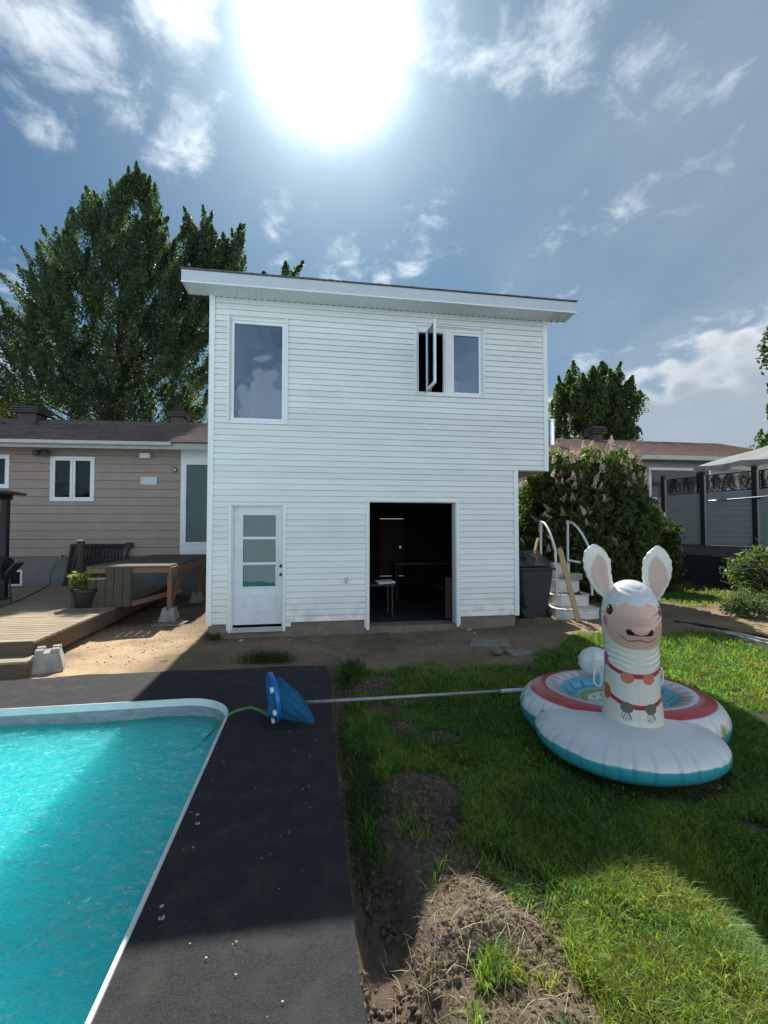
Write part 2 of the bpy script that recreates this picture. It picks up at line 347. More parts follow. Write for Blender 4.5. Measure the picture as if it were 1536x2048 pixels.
def _h(ix, iy, s):
    n = (ix.astype(np.int64)*374761393+iy.astype(np.int64)*668265263+s*982451653) & 0x7fffffff
    n = ((n ^ (n >> 13))*1274126177) & 0x7fffffff; n = n ^ (n >> 16); return (n & 0xffff)/65535.
def vnoise(x, y, s=0):
    x = np.asarray(x, float); y = np.asarray(y, float); ix = np.floor(x); iy = np.floor(y); fx = x-ix; fy = y-iy; fx = fx*fx*(3-2*fx); fy = fy*fy*(3-2*fy)
    ix = ix.astype(np.int64); iy = iy.astype(np.int64)
    a = _h(ix, iy, s); b = _h(ix+1, iy, s); c = _h(ix, iy+1, s); d = _h(ix+1, iy+1, s)
    return (a*(1-fx)+b*fx)*(1-fy)+(c*(1-fx)+d*fx)*fy
def fbm(x, y, o=4, s=0):
    r = 0; a = .5; t = 0
    for i in range(o): r = r+a*vnoise(x*2**i, y*2**i, s+i*17); t += a; a *= .5
    return r/t
def ss(x, a, b): t = np.clip((x-a)/(b-a), 0, 1); return t*t*(3-2*t)

# ------------------------------------------------------------------ ground
TH = R(9); U = Vector((cos(TH), sin(TH), 0)); V = Vector((-sin(TH), cos(TH), 0))
PC = Vector((-.755, 6.08, 0))                                # far right corner of the pool surround
DECKW = 1.02                                                # surround width on the right of the pool
def surround(x, y): rx = x-PC.x; ry = y-PC.y; return rx*U.x+ry*U.y, rx*V.x+ry*V.y    # s>0 right of it, t>0 beyond it
HO = Vector((-2.94, 7.5, 0))                                # front left bottom corner of the white house
def blobs():
    # (photo x, y, radius across, radius deep, height, kind)  bare soil places
    return [(745, 1365, .30, .35, .02), (770, 1420, .22, .22, .03), (800, 1462, .20, .20, .09), (880, 1470, .2, .14, .03), (820, 1395, .28, .12, .02), (870, 1600, .21, .36, .05),
            (820, 1560, .15, .15, .05), (930, 1790, .19, .19, .12), (940, 1860, .24, .17, .11), (995, 1860, .24, .15, .06), (890, 1905, .16, .13, .08), (1060, 1905, .17, .13, .03), (1065, 2035, .27, .13, .08), (860, 1730, .13, .2, .07),
            (1290, 1255, .5, .2, 0), (1500, 1640, .12, .08, 0)]
BL = [(G(a, b).x, G(a, b).y, c, d, e) for a, b, c, d, e in blobs()]
def ground(x, y, fine=True):
    s, t = surround(x, y); z = np.zeros_like(x)-.03
    z = z+.09*ss(x+y*.15, 2.2, 5)*ss(y, 5.5, 8.5)              # rises a little towards the right of the house
    z = z+(fbm(x*.8, y*.8, 3, 3)-.5)*.07*ss(s, .3, 1.2)
    tr = ss(s, -.02, .06)*(1-ss(s, .20, .36))                 # trench dug along the surround
    z = z-tr*(.15*(1-ss(y, 2.55, 2.9))+.05*(1-ss(y, 5.4, 6.0))*ss(y, 2.6, 3.0))
    for bx, by, rx, ry, h in BL:
        q = ((x-bx)/rx)**2+((y-by)/ry)**2; z = z+.62*h*np.exp(-q*1.1)*(.75+.5*vnoise(x*7, y*7, 5))
    z = z-.30*ss(x, 1.42, 2.0)*(1-ss(y, 2.25, 2.9))            # near right of the lawn lowered so the roof shadow reaches further
    if fine:
        bare = baremask(x, y)
        z = z+(fbm(x*14, y*14, 4, 9)-.5)*.035*bare+(fbm(x*4, y*4, 3, 21)-.5)*.03*bare
    if fine: z = z+((fbm(x*7, y*7, 4, 31)-.5)*.05+(fbm(x*1.7, y*1.7, 3, 37)-.5)*.08)*(1-lawnmask(x, y))*(np.hypot(x, y) < 14)*ss(t, .1, .5)
    return z
def lawnmask(x, y):                                            # 1 = grass grows
    s, t = surround(x, y)
    n = fbm(x*1.6, y*1.6, 4, 40)-.5
    edge = 6.05+.35*ss(x, .8, 2.0)+1.25*ss(x, 2.2, 3.4)
    m = ss(edge+n*1.1-y, -.12, .18)*ss(s, .03, .16)
    m = np.maximum(m, ss(y-(10.4+n*2.5), 0, .6)*ss(x, 2.5, 3.5)*.8)
    m = np.maximum(m, ss(y, 15, 17)*.8)
    m = np.maximum(m, .75*ss(n, .10, .25)*ss(x, 3.0, 4.0)*ss(y, 7, 8))
    return m
def baremask(x, y):
    s, t = surround(x, y); b = np.zeros_like(x); n = fbm(x*5, y*5, 3, 60)-.5
    for bx, by, rx, ry, h in BL:
        q = np.sqrt(((x-bx)/rx)**2+((y-by)/ry)**2)+n*.9; b = np.maximum(b, 1-ss(q, .75, 1.15))
    tr = ss(s, -.05, .0)*(1-ss(s+n*.15, .30, .38))*(1-ss(y, 2.6, 2.95)); b = np.maximum(b, tr)
    tr2 = ss(s, -.05, .0)*(1-ss(s+n*.15, .08, .16)); b = np.maximum(b, tr2)
    n2 = fbm(x*2.6, y*2.6, 4, 160)-.5; n3_ = fbm(x*9, y*9, 3, 161)-.5
    near_ = ss(s, -.02, .02)*(1-ss(s+n2*1.1+n3_*.5, .60, .82))*(1-ss(y+n2*.8, 2.5, 2.8)); patch_ = ss(s+n2*.5, .30, .46)*(1-ss(y+n2*.6+n3_*.4, 1.74, 1.92)); near_ = near_*(1-.75*patch_*ss(n3_, -.12, .12)); b = np.maximum(b, near_*(.80+.2*ss(n3_, -.1, .1)))
    mid_ = ss(s+n2*.6, .16, .26)*(1-ss(s+n2*.9+n3_*.3, .48, .66))*(1-ss(y, 5.4, 6.0))*ss(n2+n3_*.5, -.16, .04); b = np.maximum(b, mid_*.92)
    return b
def axis(segs): 
    out = [segs[0][0]]
    for a, b, st in segs: k = max(1, int(round((b-a)/st))); out += list(np.linspace(a, b, k+1)[1:])
    return np.array(out)
gx = axis([(-900, -100, 200), (-100, -20, 16), (-20, -9, 1.2), (-9, -.9, .09), (-.9, 1.9, .0165), (1.9, 4.6, .045), (4.6, 12, .25), (12, 40, 4), (40, 100, 20), (100, 900, 200)])
gy = axis([(-300, -40, 80), (-40, -2, 6), (-2, 1.4, .4), (1.4, 3.2, .0165), (3.2, 6.2, .03), (6.2, 9, .05), (9, 16, .22), (16, 40, 3), (40, 140, 20), (140, 1500, 230)])
X, Y = np.meshgrid(gx, gy); x = X.ravel(); y = Y.ravel(); z = ground(x, y)
far = ss(np.hypot(x, y), 20, 60); z = z*(1-far)-.05*far
lm = lawnmask(x, y); bm = baremask(x, y)
soil = np.array([.125, .093, .070]); sand = np.array([.28, .212, .150]); turf = np.array([.045, .052, .022])
nz = fbm(x*3, y*3, 4, 71)[:, None]; nz2 = fbm(x*22, y*22, 3, 81)[:, None]
soilc = soil*(.7+.7*nz)+np.array([.05, .036, .026])*ss(nz2, .5, .8); sandc = sand*(.72+.42*nz)*(.85+.3*nz2)
# worn darker earth near the house foot and paler sand further left
wet = ss(fbm(x*1.1, y*1.1, 3, 90), .45, .7)[:, None]; sandc = sandc*(1-.28*wet)
pale_left = (ss(-x, 2.9, 3.6)*(1-ss(y, 7.5, 9)))[:, None]; sandc = sandc*(1+.75*pale_left)*np.array([1, .97, .88])
gc = sandc*(1-lm[:, None])+(turf*(.7+.6*nz))*lm[:, None]
inlawn = (ss(surround(x, y)[0], -.06, .0)*(1-ss(y, 5.9, 6.2)))[:, None]; bmm = bm[:, None]*np.clip(inlawn+.2, 0, 1)
gc = gc*(1-bmm)+soilc*bmm
F = gridfaces(len(gx), len(gy)); fc = (x[F].mean(1), y[F].mean(1)); s_, t_ = surround(*fc)
keep = ~((s_ < -.14) & (t_ < -.12)); F = F[keep]
GM = mat('ground_soil', (1, 1, 1), (.80, .79, .77), rough=.95, scale=26, attr='col', bump=.8, bscale=55, bdist=.012, coord='Object', spec=.2)
setp(npmesh('ground', np.stack([x, y, z], 1), F, GM, col=gc, smooth=True), kind='structure')

# ------------------------------------------------------------------ pool, surround
def lp(s, t, z=0): p = PC+U*s+V*t; return Vector((p.x, p.y, z))
POOLT = -1.02; RAD = .52                                     # pool far edge and corner radius
def poolpath(off=0.0, z=0., n=14):                            # from the far left round the corner to the near right
    a = -DECKW-off; b = POOLT-off; r = max(.05, RAD-off); pts = [(-16, b)]
    for i in range(1, 40): pts.append((-16+(a-r+16)*i/40, b))
    for i in range(n+1):
        th = pi/2*(1-i/n); pts.append((a-r+r*cos(th), b-r+r*sin(th)))
    for i in range(1, 26): pts.append((a, b-r-(9-r)*i/25))
    return pts
PD = mat('pool_surround_rubber', (.010, .011, .013), (.043, .045, .050), rough=.9, scale=190, bump=.9, bscale=240, coord='Object', det=3, c3=(.048, .044, .040), s3=5.5, lo=.40, hi=.70, bdist=.006)
def strip(off0, z0, off1, z1, mbd, mi=0):
    p0 = poolpath(off0); p1 = poolpath(off1); b = len(mbd.v)
    for (a, c), (d, e) in zip(p0, p1): mbd.v.append(tuple(lp(a, c, z0))); mbd.v.append(tuple(lp(d, e, z1)))
    for i in range(len(p0)-1): mbd.f.append((b+2*i, b+2*i+1, b+2*i+3, b+2*i+2)); mbd.m.append(mi)
# surround: fine ring from the coping out to the edge
pp = poolpath(-.0); out = [(-16, 0)]; 
outer = []
for (a, c) in pp:
    if c >= POOLT-RAD+1e-6 and a < -DECKW-RAD+1e-6: outer.append((a, 0.0))
    else: outer.append(None)
k0 = max(i for i, q in enumerate(outer) if q is not None); k1 = k0+14
for i in range(k0+1, len(pp)):
    if i <= k1:
        f = (i-k0)/14.; 
        tgt = (-DECKW-RAD+(DECKW+RAD)*min(1, f*2), 0) if f <= .5 else (0, (POOLT-RAD)*(f-.5)*2)
        outer[i] = tgt
    else: outer[i] = (0, pp[i][1])
VV = []; NR = 24
edgeN = lambda a, c: ((fbm(np.array([c*1.3+a]), np.array([a*.7]), 3, 5)[0]-.5))
for (p, q) in zip(pp, outer):
    for j in range(NR+1):
        f = j/NR; a = p[0]*(1-f)+q[0]*f; c = p[1]*(1-f)+q[1]*f
        wv = edgeN(a, c)
        if j == NR: 
            if q[1] == 0: c += wv*.16; 
            if q[0] == 0: a += wv*.07
        VV.append(tuple(lp(a, c, .002+.006*wv)))
Fs = gridfaces(NR+1, len(pp))
od = npmesh('pool_surround', VV, Fs[:, ::-1], PD, smooth=True); setp(od, kind='structure')
# pale worn edge of the surround slab
e = MB(); 
for i in range(len(pp)-1):
    A = VV[i*(NR+1)+NR]; B = VV[(i+1)*(NR+1)+NR]
    e.add([A, B, (B[0], B[1], -.13), (A[0], A[1], -.13)], [(0, 1, 2, 3)])
eo = e.build('pool_surround_edge', mat('slab_edge', (.20, .17, .13), (.10, .085, .07), rough=.9, scale=20), None); setp(eo, kind='structure')
pool = thing('swimming_pool', lp(-DECKW, POOLT, 0), 0, 'sunken swimming pool with rounded corner and white rim set in black surround', 'swimming pool')
off = -Vector(pool.location)
def shift(m, o): m.v = [(a+o.x, b+o.y, c+o.z) for a, b, c in m.v]; return m
m = MB(); strip(-.014, .006, -.012, .018, m); strip(-.012, .018, .004, .020, m); strip(.004, .020, .009, .012, m); strip(.009, .012, .010, -.050, m); strip(.010, -.050, .002, -.054, m)
shift(m, off).build('rim', COPING, pool, smooth=False)
m = MB(); strip(.004, -.050, .006, -.22, m); shift(m, off).build('liner', LINER, pool, smooth=True)
PF = mat('pool_floor', (.80, .88, .88), (.72, .82, .84), rough=.8, scale=2, sss=(1.0, (1, 1, 1), 1.0))
m = MB(); bowl = [(.006, -.22), (.012, -.55), (.06, -.82), (.18, -1.03), (.42, -1.20), (.85, -1.33), (1.6, -1.42), (3.0, -1.46)]
for (o0, z0), (o1, z1) in zip(bowl, bowl[1:]): strip(o0, z0, o1, z1, m)
shift(m, off).build('basin', PF, pool, smooth=True)
m = MB(); q = [lp(-16, POOLT-1.5, -1.465), lp(-DECKW-1.5, POOLT-1.5, -1.465), lp(-DECKW-1.5, -10, -1.465), lp(-16, -10, -1.465)]; m.add(q, [(0, 3, 2, 1)]); shift(m, off).build('floor', PF, pool)
# water: wavy sheet
wx = np.arange(-8.2, -DECKW+.001, .026); wy = np.arange(-6.2, POOLT+.001, .026)
WXs, WYs = np.meshgrid(wx, wy); a = WXs.ravel(); b = WYs.ravel()
wz = -.155+.045*(fbm(a*2.3+b*.8, b*3.6-a*.5, 3, 7)-.5)+.034*(fbm(a*8+b*3, b*12, 3, 17)-.5)
PX = PC.x+U.x*a+V.x*b; PY = PC.y+U.y*a+V.y*b; Fw = gridfaces(len(wx), len(wy))
fa = a[Fw].max(1); fb = b[Fw].max(1); cx_, cy_ = -DECKW-RAD, POOLT-RAD
kill = (fa > cx_) & (fb > cy_) & (np.hypot(fa-cx_, fb-cy_) > RAD+.02)
def watermat():
    m = bpy.data.materials.new('pool_water'); m.use_nodes = True; t = m.node_tree; N = t.nodes; K = t.links; pb = N['Principled BSDF']
    pb.inputs['Base Color'].default_value = (.02, .58, .62, 1); pb.inputs['Roughness'].default_value = .5; pb.inputs['Subsurface Weight'].default_value = 1; pb.inputs['Subsurface Radius'].default_value = (.5, 1, 1); pb.inputs['Subsurface Scale'].default_value = 5.0; pb.inputs['Specular IOR Level'].default_value = 0
    tr = N.new('ShaderNodeBsdfTransparent'); tcn = N.new('ShaderNodeTexCoord'); nz = N.new('ShaderNodeTexNoise'); nz.inputs['Scale'].default_value = .7; K.new(tcn.outputs['Object'], nz.inputs[0])
    mx = N.new('ShaderNodeMix'); mx.data_type = 'RGBA'; K.new(nz.outputs[0], mx.inputs[0]); mx.inputs[6].default_value = (.24, .92, .97, 1); mx.inputs[7].default_value = (.28, .97, .96, 1); K.new(mx.outputs[2], tr.inputs[0])
    gl = N.new('ShaderNodeBsdfGlossy'); gl.inputs['Roughness'].default_value = .03; gl.inputs[0].default_value = (1, 1, 1, 1)
    mp = N.new('ShaderNodeMapping'); mp.inputs['Scale'].default_value = (1, 1.5, 1); K.new(tcn.outputs['Object'], mp.inputs[0])
    n1_ = N.new('ShaderNodeTexNoise'); n1_.inputs['Scale'].default_value = 14; n1_.inputs['Detail'].default_value = 5; n1_.inputs['Distortion'].default_value = .6; K.new(mp.outputs[0], n1_.inputs[0])
    bn = N.new('ShaderNodeBump'); bn.inputs['Strength'].default_value = .9; bn.inputs['Distance'].default_value = .11; K.new(n1_.outputs[0], bn.inputs['Height']); K.new(bn.outputs[0], gl.inputs['Normal']); K.new(bn.outputs[0], pb.inputs['Normal'])
    fr = N.new('ShaderNodeFresnel'); fr.inputs[0].default_value = 1.33; K.new(bn.outputs[0], fr.inputs['Normal'])
    a = N.new('ShaderNodeMixShader'); a.inputs[0].default_value = .78; K.new(tr.outputs[0], a.inputs[1]); K.new(pb.outputs[0], a.inputs[2])
    b = N.new('ShaderNodeMixShader'); K.new(fr.outputs[0], b.inputs[0]); K.new(a.outputs[0], b.inputs[1]); K.new(gl.outputs[0], b.inputs[2]); K.new(b.outputs[0], N['Material Output'].inputs[0]); return m
WAT = watermat()
setp(npmesh('pool_water', np.stack([PX, PY, wz], 1), Fw[~kill], WAT, smooth=True), kind='structure')

# ------------------------------------------------------------------ white two-storey house
house = thing('two_storey_house', HO, TH, 'tall white vinyl sided house extension with open ground floor doorway', 'house')
def HW(px, py, v=0.):                                         # photograph position on the wall plane -> (u, z)
    d = ray(px, py); c = Vector((0, 0, CAMZ)); n = V; t = ((HO-c).dot(n)+v)/d.dot(n); p = c+d*t; r = p-HO; return r.dot(U), p.z
WALLU = HW(1094, 800)[0]; LOWU = HW(1036, 1100)[0]; Z0 = .218; ZT = 5.745; ZO = HW(1060, 941)[1]
def rect(px0, py0, px1, py1, v=0): u0, za = HW(px0, py0, v); u1, zb = HW(px1, py1, v); return u0, u1, zb, za
TW = rect(458, 630, 574, 849); TW = (TW[0], TW[1], HW(515, 847)[1], HW(515, 633)[1])
DW_ = (HW(830, 700)[0], HW(967, 700)[0], HW(898, 793)[1], HW(898, 654)[1])
DR = (HW(458, 1100)[0], HW(572, 1100)[0], HW(515, 1262)[1]-.0, HW(515, 1006)[1])
GR = (HW(732, 1100)[0], HW(917, 1100)[0], HW(824, 1250)[1]-.02, HW(824, 999)[1])
OPEN = [TW, DW_, DR, GR]
ROW = .1022; NP = int(math.ceil((ZT-Z0)/(2*ROW)))
def sidingprofile(za, zb, base):                              # points (v,z) of the double course starting at base, clipped
    pts = []
    for r in range(2):
        b = base+r*ROW; pts += [(-.001, b+.0005), (-.0285, b+.001), (-.030, b+.010), (-.0235, b+.042), (-.0225, b+.046), (-.0150, b+ROW-.012), (-.001, b+ROW-.011)]
    pts.append((-.002, base+2*ROW))
    def at(zq):
        for (v0, z0), (v1, z1) in zip(pts, pts[1:]):
            if z0 <= zq <= z1: return v0+(v1-v0)*(zq-z0)/max(1e-6, z1-z0)
        return pts[-1][0]
    if za > base+1e-4 or zb < base+2*ROW-1e-4:
        pts = [(at(za), za)]+[p for p in pts if za < p[1] < zb]+[(at(zb), zb)]
    return pts
def addpanel(u0, u1, za, zb, base):
    if u1-u0 < .01 or zb-za < .006: return
    p = sidingprofile(za, zb, base); n = len(p); m = MB()
    m.add([(u0, v, zz) for v, zz in p]+[(u1, v, zz) for v, zz in p], [(i, n+i, n+i+1, i+1) for i in range(n-1)]); m.build('siding_panel', VINYL, house)
CP = .088
for k in range(NP):
    b = Z0+k*2*ROW; t = min(ZT, b+2*ROW); segs = [(b, t)]
    zs = sorted({b, t}|{q for o_ in OPEN for q in o_[2:] if b < q < t}|({ZO} if b < ZO < t else set()))
    # group identical interval sets so a full course stays one panel
    for z0, z1 in zip(zs, zs[1:]):
        mid = (z0+z1)/2; ue = (WALLU if mid > ZO else LOWU)-CP+.01; iv = [(CP-.01, ue)]
        for o_ in OPEN:
            if o_[2] < mid < o_[3]:
                nv = []
                for a, c in iv:
                    if o_[0] > a and o_[1] < c: nv += [(a, o_[0]), (o_[1], c)]
                    elif o_[1] <= a or o_[0] >= c: nv.append((a, c))
                    elif o_[0] <= a: nv.append((o_[1], c))
                    else: nv.append((a, o_[0]))
                iv = nv
        for a, c in iv: addpanel(a, c, z0, z1, b)
# corner posts
for (u0, u1, za, zb) in ((0, CP, Z0-.02, ZT), (LOWU-CP, LOWU, Z0-.01, ZO), (WALLU-CP, WALLU, ZO-.012, ZT)):
    MB().box(u0, u1, -.040, .0, za, zb).build('corner_post', TRIM, house, bevel=.004)
# side walls (returns) seen past the corners
MB().box(-.012, .0, .0, 5.2, Z0, ZT).box(LOWU, LOWU+.012, .0, 5.2, Z0, ZO-.02).box(WALLU, WALLU+.012, 0, 5.2, ZO, ZT).build('side_wall', VINYL, house)
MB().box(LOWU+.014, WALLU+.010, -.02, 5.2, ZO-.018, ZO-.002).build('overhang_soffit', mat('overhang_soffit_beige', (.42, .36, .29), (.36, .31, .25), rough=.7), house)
# wall backing with openings (structure behind the panels)
m = MB(); us = sorted({.0, LOWU, WALLU}|{q for o_ in OPEN for q in o_[:2]}); zs = sorted({Z0, ZT, ZO}|{q for o_ in OPEN for q in o_[2:]}|{.0})
zs = [q for q in zs if q >= Z0+.0-1e-6]
for i in range(len(us)-1):
    for j in range(len(zs)-1):
        uc = (us[i]+us[i+1])/2; zcc = (zs[j]+zs[j+1])/2
        if any(o_[0] < uc < o_[1] and o_[2] < zcc < o_[3] for o_ in OPEN): continue
        if zcc < ZO and uc > LOWU: continue
        m.box(us[i], us[i+1], .0, .14, zs[j], zs[j+1])
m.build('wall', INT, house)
# foundation
g0 = -.35
m = MB().box(.03, DR[0]+.02, .02, .22, g0, Z0+.02).box(DR[1]-.02, GR[0]+.02, .02, .22, g0, Z0+.02).box(GR[1]-.02, LOWU-.06, .02, .22, g0, Z0+.02).box(GR[0]+.02, GR[1]-.02, -.02, .3, g0, GR[2]+.02).box(DR[0]+.02, DR[1]-.02, .03, .3, g0, DR[2])
m.box(.03, .25, .22, 5.2, g0, Z0).box(LOWU-.26, LOWU-.06, .22, 5.2, g0, Z0)
m.build('foundation', CONC, house)
# interior: floors, ceilings, back wall with a loosely fitting door that lets daylight through
FL = GR[2]+.025
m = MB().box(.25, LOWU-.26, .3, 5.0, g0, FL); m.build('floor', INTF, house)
m = MB().box(.02, WALLU-.02, .14, 5.0, ZO-.0, ZO+.12).box(.02, WALLU-.02, .14, 5.0, ZT-.1, ZT); m.build('ceiling', INT, house)
bd = ((HW(760, 1038, 5.0)[0]), (HW(808, 1038, 5.0)[0]), HW(780, 1152, 5.0)[1], HW(780, 1038, 5.0)[1])
m = MB(); y0, y1 = 5.0, 5.1; gp = .014
m.box(.0, bd[0], y0, y1, -.1, ZO).box(bd[1], LOWU, y0, y1, -.1, ZO).box(bd[0], bd[1], y0, y1, bd[3]+gp, ZO).box(bd[0], bd[1], y0, y1, -.1, bd[2]-.012)
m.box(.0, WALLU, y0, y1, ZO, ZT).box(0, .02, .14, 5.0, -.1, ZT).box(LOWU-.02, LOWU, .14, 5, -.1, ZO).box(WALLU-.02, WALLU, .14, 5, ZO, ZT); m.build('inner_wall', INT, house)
hu, hz = HW(801, 1094, 5.0); m = MB()
m.box(bd[0], hu-.03, y0+.01, y1-.02, bd[2]+.006, bd[3]).box(hu+.03, bd[1], y0+.01, y1-.02, bd[2]+.006, bd[3]).box(hu-.03, hu+.03, y0+.01, y1-.02, bd[2]+.006, hz-.03).box(hu-.03, hu+.03, y0+.01, y1-.02, hz+.03, bd[3]); m.build('back_door', mat('back_door_paint', (.05, .025, .025), rough=.6), house)
# trims (J-channel frames) and window/door units
def frame(parent, r, w, v0, v1, m, name='frame', bevel=.003, bottom=True):
    u0, u1, z0, z1 = r; b = MB().box(u0, u0+w, v0, v1, z0, z1).box(u1-w, u1, v0, v1, z0, z1).box(u0+w, u1-w, v0, v1, z1-w, z1)
    if bottom: b.box(u0+w, u1-w, v0, v1, z0, z0+w)
    return b.build(name, m, parent, bevel=bevel)
def grow(r, a): return (r[0]-a, r[1]+a, r[2]-a, r[3]+a)
def hgrp(name, loc, label=None):
    o = bpy.data.objects.new(name, None); o.empty_display_size = .1; COL.objects.link(o); o.parent = house; o.location = loc
    if label: o['label'] = label
    return o
GLW = glassmat('upper_glass', (.55, .6, .66), .09, (.62, .78, .95)); GLD = glassmat('door_glass', (.3, .36, .36), .09, (.42, .58, .60)); GLB = glassmat('bungalow_glass', (.35, .4, .4), .0, (.32, .42, .42))
# tall window
w = frame(house, grow(TW, .012), 0.03, -.045, .0, TRIM, 'window'); w['label'] = 'tall narrow upper window'
frame(w, grow(TW, -.019), .018, -.020, .13, TRIM, 'casing')
f = grow(TW, -.038); frame(w, (f[0], f[1], f[2], f[3]-.045), .052, .015, .09, PVC, 'sash')
MB().box(f[0], f[1], .0, .10, f[3]-.044, f[3]+.001).build('head_channel', TRIM, w)
MB().box(f[0]+.05, f[1]-.05, .045, .055, f[2]+.05, f[3]-.095).build('pane', GLW, w)
# studs and pale wall piece standing inside behind the tall window
uu = HW(504, 760, .9)[0]; MB().box(uu-.05, uu+.09, .9, 1.0, ZO+.12, HW(504, 752, .9)[1]).box(uu-.13, uu-.115, .9, 1.0, ZO+.12, HW(504, 756, .9)[1]).build('inside_post', mat('inside_post_white', (.6, .6, .58)), house)
# double window with the left casement open
w = frame(house, grow(DW_, .012), 0.03, -.045, .0, TRIM, 'window'); w['label'] = 'double upper window with left casement open'
frame(w, grow(DW_, -.019), .018, -.020, .13, TRIM, 'casing')
f = grow(DW_, -.036); mu0 = HW(891, 720)[0]; mu1 = HW(903, 720)[0]
MB().box(f[0], f[1], .0, .10, f[3]-.05, f[3]+.001).build('head_channel', TRIM, w)
frame(w, (f[0], mu0, f[2], f[3]-.05), .035, .01, .09, PVC, 'opening_frame'); MB().box(mu0, mu1, .0, .09, f[2], f[3]-.05).build('mullion', PVC, w, bevel=.004)
s2 = frame(w, (mu1, f[1], f[2], f[3]-.05), .052, .015, .08, PVC, 'sash'); MB().box(mu1+.05, f[1]-.05, .04, .05, f[2]+.05, f[3]-.10).build('pane', GLW, s2)
hz0, hz1 = f[2]+.03, f[3]-.075; ha = HW(853, 720)[0]; dv = .50
hb = HW(870.5, 720, -.03-dv)[0]
so_ = bpy.data.objects.new('open_sash', None)
A = Vector((ha, -.03, 0)); B = Vector((hb, -.03-dv, 0)); dd = (B-A); ln = dd.length; an = atan2(dd.y, dd.x)
sash = MB(); wd = .045
sash.box(0, wd, -.02, .02, hz0, hz1).box(ln-wd, ln, -.02, .02, hz0, hz1).box(wd, ln-wd, -.02, .02, hz0, hz0+wd).box(wd, ln-wd, -.02, .02, hz1-wd, hz1)
so_ = sash.build('open_sash', PVC, w, bevel=.004); so_.location = A; so_.rotation_euler = (0, 0, an)
MB().box(wd, ln-wd, -.004, .004, hz0+wd, hz1-wd).build('pane', GLW, so_)
MB().box(-.03, .12, -.05, -.02, hz0-.03, hz0-.01).tube([(.02, -.03, hz0-.02), (.1, .04, hz0-.02), (.22, .02, hz0-.02)], .008, 6).build('crank', STEEL, so_)
# entry door
w = frame(house, (DR[0], DR[1], DR[2]-.01, DR[3]), .042, -.045, .0, TRIM, 'entry_door', bottom=False); w['label'] = 'white entry door with three lite window'
MB().box(DR[0]+.02, DR[1]-.02, -.053, -.0451, DR[3]-.035, DR[3]-.012).build('head_flashing', TRIM, w)
frame(w, (DR[0]+.042, DR[1]-.042, DR[2], DR[3]-.042), .02, -.015, .12, TRIM, 'jamb', bottom=False)
sl0 = (DR[0]+.062, DR[1]-.062, HW(515, 1250)[1], DR[3]-.062)
GLs = (HW(486, 1100, .05)[0], HW(552, 1100, .05)[0], HW(520, 1173, .05)[1], HW(520, 1030, .05)[1])
vd = .05
m = MB().box(sl0[0], GLs[0], vd, vd+.045, sl0[2], sl0[3]).box(GLs[1], sl0[1], vd, vd+.045, sl0[2], sl0[3]).box(GLs[0], GLs[1], vd, vd+.045, sl0[2], GLs[2]).box(GLs[0], GLs[1], vd, vd+.045, GLs[3], sl0[3])
DOORM = mat('door_paint', (.70, .73, .78), (.66, .69, .74), rough=.35, scale=2, c3=(.6, .62, .64), s3=6, spec=.5)
slab = m.build('door_slab', DOORM, w)
g_ = grow(GLs, .028); frame(slab, g_, .032, vd-.014, vd-.001, DOORM, 'lite_frame', bevel=.005)
for py in (1076, 1127):
    zz = HW(520, py, vd)[1]; MB().box(GLs[0]-.0, GLs[1]+.0, vd-.010, vd+.02, zz-.022, zz+.022).build('muntin', DOORM, slab, bevel=.003)
MB().box(GLs[0], GLs[1], vd+.022, vd+.03, GLs[2], GLs[3]).build('pane', GLD, slab)
pz0, pz1 = HW(520, 1224, vd)[1], HW(520, 1190, vd)[1]
frame(slab, (GLs[0]-.005, GLs[1]+.005, pz0, pz1), .018, vd-.007, vd-.001, DOORM, 'panel_moulding', bevel=.004)
for py in (1132, 1149):
    uk, zk = HW(562, py, vd); MB().tube([(uk, vd-.001, zk), (uk, vd-.02, zk), (uk, vd-.024, zk)], [.029, .029, .022], 16).tube([(uk, vd-.0241, zk), (uk, vd-.032, zk)], .012, 12).build('lock', BLACKP, slab)
MB().box(sl0[0]-.02, sl0[1]+.02, -.06, vd+.05, DR[2]-.005, DR[2]+.035).box(sl0[0], sl0[1], -.01, vd, DR[2]+.035, DR[2]+.06).build('threshold', mat('threshold_metal', (.50, .47, .47), rough=.4), w, bevel=.004)
# trim stubs hanging past the siding beside the door, and the big opening trim
MB().box(DR[0]-.035, DR[0], -.012, .0, DR[2]+.02, Z0).box(DR[1], DR[1]+.09, -.012, .0, DR[2]+.06, Z0).build('corner_flashing', TRIM, w)
w = frame(house, (GR[0], GR[1], GR[2]-.03, GR[3]), .05, -.045, .0, TRIM, 'doorway', bottom=False); w['label'] = 'open doorway into the dark ground floor'
MB().box(GR[0]+.02, GR[1]-.02, -.053, -.0451, GR[3]-.035, GR[3]-.012).build('head_flashing', TRIM, w)
frame(w, (GR[0]+.045, GR[1]-.045, GR[2], GR[3]-.04), .016, -.02, .19, TRIM, 'jamb', bottom=False)
MB().box(GR[0]-.03, GR[0]-.001, -.014, .0, GR[2]+.0, Z0).box(GR[1]+.001, GR[1]+.03, -.014, .0, GR[2], Z0).build('corner_flashing', TRIM, w)
